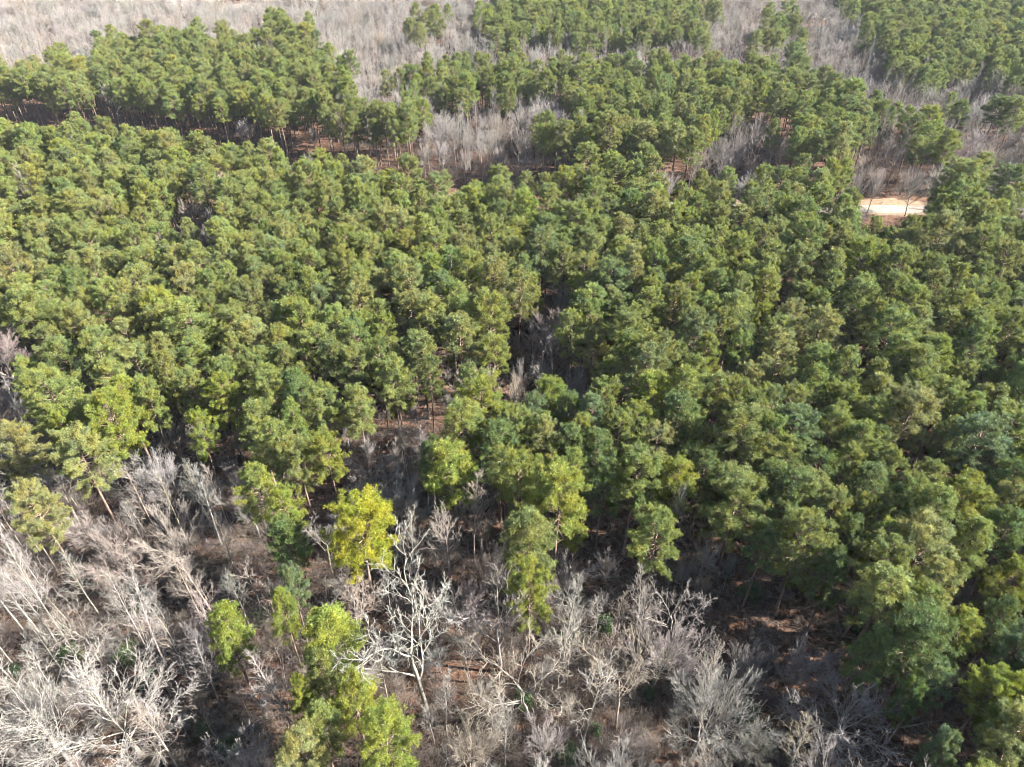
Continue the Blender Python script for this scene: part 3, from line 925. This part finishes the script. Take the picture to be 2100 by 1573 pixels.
def open_ground(x, y):
    """Road corridor, clearings and the sunlit gaps."""
    ry = road_y(x)
    lo, hi = (-30, 5) if x < -5 else (-24, 6) if x < 20 else (-6, 8)
    if lo < y - ry < hi:
        return True
    if 140 < y < ry and 1745 < proj(x, y, 15.0)[0] < 1920 or 12 < x < 72 and 150 < y < ry and rng.random() < 0.6:
        return True
    for px, py, rx, ry_ in CLEARINGS:
        cx, cyy = ground_at(px, py)
        if ((x - cx) / (rx * 1.1)) ** 2 + ((y - cyy + ry_ * 0.5) / (ry_ * 1.9)) ** 2 < 1:
            return True
    return False


def in_gap(x, y):
    return any((x - a) ** 2 + (y - b) ** 2 < c * c for a, b, c in GAPS_W)


BARE_MIX = ['fan'] * 9 + ['straight'] * 3 + ['oak'] * 2 + ['snag'] + ['round'] * 2
Y0, Y1 = 14.0, 575.0
tries = 0
for tries in range(120000):
    y = Y0 + (Y1 - Y0) * rng.random()
    half = 0.74 * (y * CP + CAM_H * SP) + 12
    x = rng.uniform(-0.74 * (Y1 * CP + 48) - 12, 0.74 * (Y1 * CP + 48) + 45)
    if x < -half or x > half + 30:
        continue
    z, px, py = zone(x, y)
    if z == '.' or open_ground(x, y) or in_gap(x, y):
        continue
    if z == 'm':
        z = 'P' if rng.random() < 0.6 else 'h'
    if z == 'P' and 0 < py < 800 and rng.random() < 0.022:
        z = 'h'
    if z == 'P':
        w = rng.uniform(4.3, 7.5)
        if rng.random() < 0.07:
            w *= 1.25
        sep = 0.65
    else:
        kind = rng.choice(BARE_MIX)
        kp = rng.randrange(len(KINDS[kind]))
        pr = KINDS[kind][kp]
        hgt = dict(straight=rng.uniform(13, 19), fan=rng.uniform(10, 17), oak=rng.uniform(12, 17), round=rng.uniform(9, 14), snag=rng.uniform(9, 14), sapling=rng.uniform(6, 9))[kind]
        w = pr.w * hgt / pr.h * rng.uniform(0.82, 1.12)
        sep = 0.62
    bad = False
    for t in near_trees(x, y, 26.0 if z == 'P' else 10.0):
        s = sep if (t['kind'] == 'pine') == (z == 'P') else 0.66
        if t['listed'] and z == 'P' and t['kind'] != 'pine':
            s = 0.8                                                   # keep pines from hiding a bare tree that shows in the photo
            ddx, ddy = x - t['x'], y - t['y']
            if abs(ddx) < (w + t['w']) * 0.33 and -(13 if t['y'] < 150 else 18) < ddy < 1:
                bad = True
                break
        if (x - t['x']) ** 2 + (y - t['y']) ** 2 < (s * 0.5 * (w + t['w'])) ** 2:
            bad = True
            break
    if bad:
        continue
    if z == 'P':
        u = rng.random()
        lean = 0.5 - min(1.0, max(0.0, px / 2100.0))                  # olive to deeper green sideways: species tone plus sun-angle light painted into the tint
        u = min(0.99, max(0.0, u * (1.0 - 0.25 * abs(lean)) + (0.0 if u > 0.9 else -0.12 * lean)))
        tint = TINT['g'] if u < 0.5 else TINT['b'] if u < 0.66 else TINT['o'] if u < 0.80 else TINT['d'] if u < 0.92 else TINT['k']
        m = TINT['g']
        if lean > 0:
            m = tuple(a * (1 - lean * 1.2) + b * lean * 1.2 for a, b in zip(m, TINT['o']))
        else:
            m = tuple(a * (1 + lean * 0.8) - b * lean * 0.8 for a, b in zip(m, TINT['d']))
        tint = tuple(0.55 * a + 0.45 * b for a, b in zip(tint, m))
        if rng.random() < 0.008:
            tint = tuple(0.5 * a + 0.5 * b for a, b in zip(TINT['y'], TINT['o']))
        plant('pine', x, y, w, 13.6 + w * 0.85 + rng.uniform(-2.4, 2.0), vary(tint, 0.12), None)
    else:
        bk = rng.choice('wggtg')
        tw = rng.choice('ggtgpwgtg' if y < 220 else 'gwgwt')  # far twigs picked whiter: paleness of haze put into their tint
        plant(kind, x, y, w, hgt, vary(BARK[bk], 0.12), vary(TWIG[tw], 0.12), None, kp)


# slim understorey between the bare trees
for _ in range(9000):
    y = rng.uniform(16, 165)
    half = 0.74 * (y * CP + 48) + 8
    x = rng.uniform(-half, half)
    z, px, py = zone(x, y)
    if z == '.' or open_ground(x, y) or in_gap(x, y) or (z == 'P' and rng.random() < 0.9):
        continue
    w = rng.uniform(2.0, 4.2)
    if any((x - t['x']) ** 2 + (y - t['y']) ** 2 < (0.5 * (w + 0.35 * t['w'])) ** 2 for t in near_trees(x, y, 6)):
        continue
    kind = rng.choice(('sapling', 'sapling', 'fan', 'fan', 'snag'))
    kp = rng.randrange(len(KINDS[kind]))
    plant(kind, x, y, w, KINDS[kind][kp].h * (w / KINDS[kind][kp].w) * rng.uniform(0.95, 1.3), vary(BARK[rng.choice('ggts')], 0.12), vary(TWIG[rng.choice('ggtps')], 0.12), None, kp)


# ------------------------------------------------------------------ things and masses
def in_frame(t):
    px, py, dep = proj(t['x'], t['y'], t['h'] * 0.68)
    t['px'], t['py'], t['dep'] = px, py, dep
    return -20 < px < 2120 and -15 < py < 1600


def bucket(t):
    return 'pine' if t['kind'] == 'pine' else 'bare'


seen = {'pine': [], 'bare': []}
mass = {'pine': [], 'bare': []}
for t in TREES:
    (seen if in_frame(t) else mass)[bucket(t)].append(t)
for b in seen:
    seen[b].sort(key=lambda t: (not (t['listed'] and t['label']), t['dep'] / (t['w'] + 2)))
    mass[b] += seen[b][300:]
    seen[b] = seen[b][:300]


def tint_words(c):
    best = min(TINT, key=lambda k: sum((a / (sum(c)) - b / sum(TINT[k])) ** 2 for a, b in zip(c, TINT[k])) + 3 * (sum(c) - sum(TINT[k])) ** 2)
    return LOOK[best]


def num_words(n):
    ones = 'zero one two three four five six seven eight nine ten eleven twelve thirteen fourteen fifteen sixteen seventeen eighteen nineteen'.split()
    tens = '_ _ twenty thirty forty fifty sixty seventy eighty ninety'.split()
    return ones[n] if n < 20 else tens[n // 10] + ('-' + ones[n % 10] if n % 10 else '')


def place_words(t):
    return '%s percent across, %s percent down the photo' % (num_words(round(min(99, max(1, t['px'] / 21.0)))), num_words(round(min(99, max(1, t['py'] / 15.73)))))


BARE_WORDS = dict(straight='straight slim bare tree', oak='crooked-limbed bare tree', fan='fan-shaped bare tree', round='round spreading bare tree', snag='sparse whitish bare tree', sapling='thin bare sapling')
FIRST = {}
used = set()
for b in ('pine', 'bare'):
    for t in seen[b]:
        p = KINDS[t['kind']][t['k']]
        root = bpy.data.objects.new('pine_tree' if b == 'pine' else 'bare_tree', None)
        COL.objects.link(root)
        root.location = (t['x'], t['y'], gz(t['x'], t['y']) - 0.05)
        root.rotation_euler = (0, 0, t['rot'])
        root.scale = (t['sx'], t['sx'], t['sz'])
        root.empty_display_size = 0.5
        lab = t['label']
        if not lab:
            what = (tint_words(t['tint']) + ' pine') if b == 'pine' else BARE_WORDS[t['kind']]
            lab = what + (' in the pine stand, ' if b == 'pine' else ', ') + place_words(t)
            if lab in used:
                lab = ('taller ' if t['h'] > 17 else 'smaller ') + lab
        used.add(lab)
        tag(root, lab, 'pine tree' if b == 'pine' else 'bare tree', 'pine trees of the stand' if b == 'pine' else 'leafless trees of the winter wood')
        for nm, me in p.parts:
            o = link(nm, me, root)
            o['tint'] = t['tint'] if (nm != 'twigs' or t['twig'] is None) else t['twig']
            if nm in ('branches', 'twigs', 'crown'):
                o['kind'] = 'stuff'
            FIRST.setdefault((t['kind'], t['k'], me.name), o)


def mass_object(name, items, label, cat, extra=None):
    """Everything of one kind beyond the ones built singly: one object that sets a tree on each of its points."""
    protos = sorted({(t['kind'], t['k']) for t in items})
    idx = {q: i for i, q in enumerate(protos)}
    me = bpy.data.meshes.new(name)
    n = len(items)
    me.vertices.add(n)
    co = np.array([(t['x'], t['y'], gz(t['x'], t['y']) - 0.05) for t in items], dtype=np.float32)
    me.vertices.foreach_set('co', co.ravel())
    for an, ty, vals, fld in (('proto', 'INT', [idx[(t['kind'], t['k'])] for t in items], 'value'),
                              ('turn', 'FLOAT_VECTOR', [(0, 0, t['rot']) for t in items], 'vector'),
                              ('size', 'FLOAT_VECTOR', [(t['sx'], t['sx'], t['sz']) for t in items], 'vector'),
                              ('tint', 'FLOAT_VECTOR', [(t['tint'] if t['twig'] is None else tuple(0.5 * (a + b) for a, b in zip(t['tint'], t['twig']))) for t in items], 'vector')):
        at = me.attributes.new(an, ty, 'POINT')
        at.data.foreach_set(fld, np.array(vals, dtype=np.int32 if ty == 'INT' else np.float32).ravel())
    o = link(name, me)
    ng = bpy.data.node_groups.new(name, 'GeometryNodeTree')
    ng.interface.new_socket('Geometry', in_out='INPUT', socket_type='NodeSocketGeometry')
    ng.interface.new_socket('Geometry', in_out='OUTPUT', socket_type='NodeSocketGeometry')
    N, L = ng.nodes, ng.links
    gi, go = N.new('NodeGroupInput'), N.new('NodeGroupOutput')
    jo = N.new('GeometryNodeJoinGeometry')

    def named(a, ty):
        x = N.new('GeometryNodeInputNamedAttribute')
        x.data_type = ty
        x.inputs['Name'].default_value = a
        return x.outputs['Attribute']
    pr, tu, si = named('proto', 'INT'), named('turn', 'FLOAT_VECTOR'), named('size', 'FLOAT_VECTOR')
    for q, i in idx.items():
        cmp_ = N.new('FunctionNodeCompare')
        cmp_.data_type, cmp_.operation = 'INT', 'EQUAL'
        L.new(pr, cmp_.inputs[2])
        cmp_.inputs[3].default_value = i
        pj = N.new('GeometryNodeJoinGeometry')
        for nm, pme in (extra[q] if extra else KINDS[q[0]][q[1]].parts):
            src = FIRST.get((q[0], q[1], pme.name))
            oi = N.new('GeometryNodeObjectInfo')
            oi.transform_space = 'ORIGINAL'
            oi.inputs['Object'].default_value = src
            oi.inputs['As Instance'].default_value = False
            L.new(oi.outputs['Geometry'], pj.inputs[0])
        ip = N.new('GeometryNodeInstanceOnPoints')
        L.new(gi.outputs[0], ip.inputs['Points'])
        L.new(cmp_.outputs['Result'], ip.inputs['Selection'])
        L.new(pj.outputs[0], ip.inputs['Instance'])
        L.new(tu, ip.inputs['Rotation'])
        L.new(si, ip.inputs['Scale'])
        L.new(ip.outputs[0], jo.inputs[0])
    L.new(jo.outputs[0], go.inputs[0])
    md = o.modifiers.new('trees', 'NODES')
    md.node_group = ng
    return tag(o, label, cat, kind='stuff')


for b, nm, lab in (('pine', 'pine_forest', 'distant mass of green pines beyond the nearer stand'), ('bare', 'bare_forest', 'distant mass of grey leafless trees behind and between the pines')):
    items = [t for t in mass[b] if all((t['kind'], t['k'], me.name) in FIRST for _, me in KINDS[t['kind']][t['k']].parts)]
    print('TREES', b, 'things', len(seen[b]), 'mass', len(items), 'dropped', len(mass[b]) - len(items))
    mass_object(nm, items, lab, 'forest')

# ------------------------------------------------------------------ evergreen shrubs
def shrub_mesh(seed, R, Hs, nleaf):
    nr = np.random.RandomState(seed)
    r = random.Random(seed)
    tb = Tubes()
    ends = []
    for k in range(26):
        a, e = r.uniform(0, 6.28), r.uniform(0.35, 1.4)
        l = r.uniform(0.55, 1.0)
        d = (math.cos(a) * math.cos(e) * R, math.sin(a) * math.cos(e) * R, math.sin(e) * Hs)
        m = (d[0] * 0.5 * l, d[1] * 0.5 * l, d[2] * 0.6 * l)
        en = (d[0] * l, d[1] * l, d[2] * l)
        tb.add([(0, 0, 0), m, en], [0.03, 0.02, 0.008], 3)
        ends += [(m, 0.25), (en, 0.3), ((m[0] * 1.5, m[1] * 1.5, m[2] * 1.4), 0.3)]
    C = np.array([ends[i][0] for i in nr.randint(0, len(ends), nleaf)]) + nr.normal(size=(nleaf, 3)) * np.array([0.24, 0.24, 0.2]) * R * 0.7
    C[:, 2] = np.maximum(C[:, 2], 0.05)
    D = nr.normal(size=(nleaf, 3)); D[:, 2] *= 0.5
    D /= np.linalg.norm(D, axis=1, keepdims=True)
    Sx = np.cross(D, nr.normal(size=(nleaf, 3)) + np.array([0, 0, 1.2]))
    Sx /= np.linalg.norm(Sx, axis=1, keepdims=True)
    ln, wd = nr.uniform(0.12, 0.2, (nleaf, 1)), nr.uniform(0.04, 0.07, (nleaf, 1))
    V = np.stack([C, C + D * ln * 0.5 + Sx * wd, C + D * ln, C + D * ln * 0.5 - Sx * wd], axis=1).reshape(-1, 3)
    return [('stem', tb.build('shrub_stem', M_PBARK)), ('foliage', mesh_from('shrub_foliage', V, [np.arange(nleaf * 4).reshape(-1, 4)], M_LEAF))]


SHRUBS = [shrub_mesh(801, 1.5, 2.6, 3800), shrub_mesh(802, 1.8, 2.2, 4200), shrub_mesh(803, 1.2, 3.2, 3600)]
SHRUB_LIST = [(145, 1352, 60, 'evergreen shrub at the foot of the tallest white trunk'), (80, 1555, 70, 'evergreen shrub in the bottom corner under white branches'),
              (32, 1378, 45, 'green shrub near the photo edge under thin stems'), (212, 1203, 45, 'green shrub beside the pale tree with wide rising branches'),
              (275, 1247, 40, 'pale green shrub in the bare wood under the white fan-branched tree'), (420, 1500, 55, 'green shrub on litter between the tan tree and the large white tree'),
              (475, 1532, 60, 'evergreen shrub behind small white crowns on the bottom edge'), (298, 1400, 42, 'low green shrub in the bare wood beside striped litter'),
              (135, 1298, 42, 'green shrub behind the row of pale trunks'), (536, 1268, 45, 'dark green shrub beside the smallest yellow-green pine'),
              (1168, 1302, 52, 'dark evergreen shrub in the hollow behind the upright white tree'), (1241, 1292, 55, 'dark evergreen shrub under the upright white tree'),
              (1075, 1445, 50, 'green shrub under the oak with the sweeping low limb'), (1168, 1550, 52, 'evergreen shrub on the bottom edge by the lilac-white tree'),
              (1222, 1503, 42, 'pale green shrub between lilac-white tree and tan twisted tree'), (1418, 1342, 46, 'dark green shrub behind the largest grey dome'),
              (1537, 1215, 48, 'dark shrub on striped litter at the front of the pines'), (1125, 1515, 36, 'small green shrub in front of the sweeping oak'),
              (1330, 1427, 36, 'small green shrub at the foot of the vase-shaped tree'), (265, 1345, 60, 'dark green shrub in shade beside the broken-topped bare tree'),
              (505, 1060, 44, 'green shrub at the stand corner'), (1520, 1470, 70, 'dark shrub in shade between two grey dome trees'), (1560, 1520, 60, 'dark shrub beside the round white tree'),
              (600, 1185, 46, 'green shrub under the deep green shaded pine'), (1760, 1290, 60, 'dark shrub under the large mid green pine')]
for i, (px, py, w, lab) in enumerate(SHRUB_LIST):
    x, y = ground_at(px, py, 1.2)
    dep = proj(x, y, 1.2)[2]
    s = w / FOC * dep / 3.0
    root = bpy.data.objects.new('evergreen_shrub', None)
    COL.objects.link(root)
    root.location = (x, y, gz(x, y) - 0.03)
    root.rotation_euler = (0, 0, rng.uniform(0, 6.28))
    root.scale = (s, s, s * rng.uniform(0.9, 1.2))
    tag(root, lab, 'shrub', 'evergreen shrubs under the bare trees')
    for nm, me in SHRUBS[i % 3]:
        o = link(nm, me, root)
        o['tint'] = vary((0.055, 0.085, 0.022), 0.25)

# ------------------------------------------------------------------ undergrowth and fallen stems
def brush_mesh(seed, Hs, k):
    r = random.Random(seed)
    out = []
    spec = [S(4, 0.18, 0.10, end=0.35), S(3, 0.2, 0.05, 6, 0.5, 0.8, 0.15, 0.011), S(2, 0.2, 0.03, 3, 0.5, 0.8, 0.2, 0.009)]
    for i in range(k):
        a, e = r.uniform(0, 6.28), r.uniform(0.6, 1.45)
        grow(r, (r.uniform(-0.4, 0.4), r.uniform(-0.4, 0.4), 0), (math.cos(a) * math.cos(e), math.sin(a) * math.cos(e), math.sin(e)), Hs * r.uniform(0.5, 1.0), 0.02, 0, spec, out, 0)
    tb = Tubes()
    for lvl, _, pp, rad in out:
        tb.add(pp, rad, 3)
    return tb.build('brush', M_TWIG)


BRUSH = [brush_mesh(900 + i, h, k) for i, (h, k) in enumerate(((2.6, 7), (3.4, 6), (1.8, 8), (4.2, 5)))]
r_ = random.Random(77)
tb_ = Tubes()
for _ in range(9):
    a, l, x0, y0 = r_.uniform(0, 6.28), r_.uniform(0.5, 2.2), r_.uniform(-1.3, 1.3), r_.uniform(-1.3, 1.3)
    q = r_.uniform(0.012, 0.035)
    tb_.add([(x0, y0, 0.05), (x0 + math.cos(a) * l * 0.5, y0 + math.sin(a) * l * 0.5, 0.1), (x0 + math.cos(a + 0.15) * l, y0 + math.sin(a + 0.15) * l, 0.07)], [q, q * 0.8, q * 0.4], 3)
BRUSH.append(tb_.build('sticks', M_TWIG))
ITEMS = []
for _ in range(38000):
    y = rng.uniform(16, 240) if rng.random() < 0.8 else rng.uniform(16, 110)
    half = 0.74 * (y * CP + 48) + 8
    x = rng.uniform(-half, half)
    z, px, py = zone(x, y)
    ry = road_y(x)
    if abs(y - ry) < 3.2 or (-6 < y - ry < 7 and rng.random() < 0.75) or (in_gap(x, y) and rng.random() < 0.75):
        continue
    if z == 'P' and rng.random() < 0.72 or z == '.' and rng.random() < 0.7:
        continue
    if 150 < y < ry and 1725 < proj(x, y, 2.0)[0] < 1960 and rng.random() < 0.6:
        continue
    s = rng.uniform(0.55, 1.25)
    ITEMS.append(dict(kind='brush', k=rng.randrange(4), x=x, y=y, sx=s, sz=s * rng.uniform(0.8, 1.1), rot=rng.uniform(0, 6.28),
                      tint=vary(rng.choice(((0.52, 0.45, 0.39), (0.66, 0.60, 0.56), (0.45, 0.35, 0.28), (0.74, 0.66, 0.57))), 0.15), twig=None))
for _ in range(7000):
    y = rng.uniform(16, 130)
    half = 0.74 * (y * CP + 48) + 8
    x = rng.uniform(-half, half)
    s = rng.uniform(0.5, 1.5)
    ITEMS.append(dict(kind='brush', k=4, x=x, y=y, sx=s, sz=s, rot=rng.uniform(0, 6.28), tint=vary(rng.choice(((0.8, 0.74, 0.68), (0.5, 0.4, 0.33), (1.0, 0.9, 0.8))), 0.15), twig=None))
print('BRUSH', len(ITEMS))


def scatter_object(name, meshes, items, mat, label, cat):
    """One object whose own mesh holds the plant shapes and the points they grow on."""
    V, F, src, off = [], [], [], 0
    for i, me in enumerate(meshes):
        v = np.empty(len(me.vertices) * 3, dtype=np.float32)
        me.vertices.foreach_get('co', v)
        f = np.empty(len(me.loops), dtype=np.int32)
        me.loops.foreach_get('vertex_index', f)
        V.append(v.reshape(-1, 3))
        F.append(f.reshape(-1, 4) + off)
        src.append(np.full(len(me.vertices), i, dtype=np.int32))
        off += len(me.vertices)
        bpy.data.meshes.remove(me)
    n = len(items)
    V.append(np.array([(t['x'], t['y'], gz(t['x'], t['y']) - 0.03) for t in items], dtype=np.float32))
    src.append(np.full(n, -1, dtype=np.int32))
    me = mesh_from(name, np.concatenate(V), [np.concatenate(F)], mat)
    pad = lambda a: np.concatenate([np.zeros((off,) + a.shape[1:], dtype=a.dtype), a])
    for an, ty, a, fld in (('src', 'INT', np.concatenate(src), 'value'), ('proto', 'INT', pad(np.array([t['k'] for t in items], dtype=np.int32)), 'value'),
                           ('turn', 'FLOAT_VECTOR', pad(np.array([(0, 0, t['rot']) for t in items], dtype=np.float32)), 'vector'),
                           ('size', 'FLOAT_VECTOR', pad(np.array([(t['sx'], t['sx'], t['sz']) for t in items], dtype=np.float32)), 'vector'),
                           ('tint', 'FLOAT_VECTOR', pad(np.array([t['tint'] for t in items], dtype=np.float32)), 'vector')):
        me.attributes.new(an, ty, 'POINT').data.foreach_set(fld, a.ravel())
    o = link(name, me)
    ng = bpy.data.node_groups.new(name, 'GeometryNodeTree')
    ng.interface.new_socket('Geometry', in_out='INPUT', socket_type='NodeSocketGeometry')
    ng.interface.new_socket('Geometry', in_out='OUTPUT', socket_type='NodeSocketGeometry')
    N, L = ng.nodes, ng.links
    gi, go, jo = N.new('NodeGroupInput'), N.new('NodeGroupOutput'), N.new('GeometryNodeJoinGeometry')

    def named(a, ty):
        x = N.new('GeometryNodeInputNamedAttribute')
        x.data_type = ty
        x.inputs['Name'].default_value = a
        return x.outputs['Attribute']

    def equal(sock, i):
        c = N.new('FunctionNodeCompare')
        c.data_type, c.operation = 'INT', 'EQUAL'
        L.new(sock, c.inputs[2])
        c.inputs[3].default_value = i
        return c.outputs['Result']

    def part(i):
        sg = N.new('GeometryNodeSeparateGeometry')
        sg.domain = 'POINT'
        L.new(gi.outputs[0], sg.inputs['Geometry'])
        L.new(equal(named('src', 'INT'), i), sg.inputs['Selection'])
        return sg.outputs['Selection']
    pts = part(-1)
    for i in range(len(meshes)):
        rm = N.new('GeometryNodeRemoveAttribute')
        rm.inputs['Name'].default_value = 'tint'
        L.new(part(i), rm.inputs['Geometry'])
        ip = N.new('GeometryNodeInstanceOnPoints')
        L.new(pts, ip.inputs['Points'])
        L.new(equal(named('proto', 'INT'), i), ip.inputs['Selection'])
        L.new(rm.outputs[0], ip.inputs['Instance'])
        L.new(named('turn', 'FLOAT_VECTOR'), ip.inputs['Rotation'])
        L.new(named('size', 'FLOAT_VECTOR'), ip.inputs['Scale'])
        L.new(ip.outputs[0], jo.inputs[0])
    L.new(jo.outputs[0], go.inputs[0])
    o.modifiers.new('growth', 'NODES').node_group = ng
    return tag(o, label, cat, kind='stuff')


scatter_object('undergrowth', BRUSH, ITEMS, M_TWIG, 'tangle of thin leafless brush covering the forest floor', 'undergrowth')

# fallen stems lying on the litter
LOGS = [(400, 1420, 0.6, 7.0, 'fallen grey stem lying beside the lone small pine'), (985, 1525, -0.35, 8.0, 'long thin fallen stem on brown litter near the bottom edge'),
        (1310, 1095, 0.2, 6.0, 'fallen stem on red litter behind the round forward pine'), (1820, 1500, 0.15, 6.5, 'fallen stem on sunlit litter beside the round white tree'),
        (700, 1010, 0.9, 5.5, 'fallen stem in the bare pocket of the stand')]
for px, py, a, ln, lab in LOGS:
    x, y = ground_at(px, py)
    tb = Tubes()
    d = (math.cos(a), math.sin(a), 0)
    pts = [(d[0] * ln * t + 0.08 * math.sin(t * 7), d[1] * ln * t, 0.12 + 0.05 * math.sin(t * 9)) for t in (0, 0.2, 0.4, 0.6, 0.8, 1.0)]
    tb.add(pts, [0.15, 0.14, 0.12, 0.10, 0.08, 0.05], 6)
    for t, s in ((2, 1), (3, -1), (4, 1)):
        p = pts[t]
        tb.add([p, (p[0] + 0.5 * d[0] - s * 0.5 * d[1], p[1] + 0.5 * d[1] + s * 0.5 * d[0], p[2] + 0.15), (p[0] + d[0] - s * 1.1 * d[1], p[1] + d[1] + s * 1.1 * d[0], p[2] + 0.25)], [0.05, 0.04, 0.015], 4)
    o = link('fallen_log', tb.build('fallen_log', M_BARK))
    o.location = (x, y, gz(x, y))
    o['tint'] = (0.8, 0.72, 0.66)
    tag(o, lab, 'log', 'fallen stems on the forest floor')

# ------------------------------------------------------------------ winter haze
def build_haze():
    x, y0, y1, z0, z1 = 620.0, -60.0, 690.0, -2.0, CAM_H + 1.5
    V = [(-x, y0, z0), (x, y0, z0), (x, y1, z0), (-x, y1, z0), (-x, y0, z1), (x, y0, z1), (x, y1, z1), (-x, y1, z1)]
    F = [(0, 3, 2, 1), (4, 5, 6, 7), (0, 1, 5, 4), (1, 2, 6, 5), (2, 3, 7, 6), (3, 0, 4, 7)]
    m, nt, N, L = new_mat('haze_air')
    v = N.new('ShaderNodeVolumePrincipled')
    v.inputs['Color'].default_value = (0.80, 0.88, 1.0, 1)
    v.inputs['Density'].default_value = HAZE
    v.inputs['Density Attribute'].default_value = ''
    v.inputs['Anisotropy'].default_value = 0.0
    o = N.new('ShaderNodeOutputMaterial')
    L.new(v.outputs[0], o.inputs['Volume'])
    tag(link('haze', mesh_from('haze', V, [F], m)), 'thin pale winter haze over the forest', 'haze', kind='stuff')


HAZE = 0.000055
build_haze()
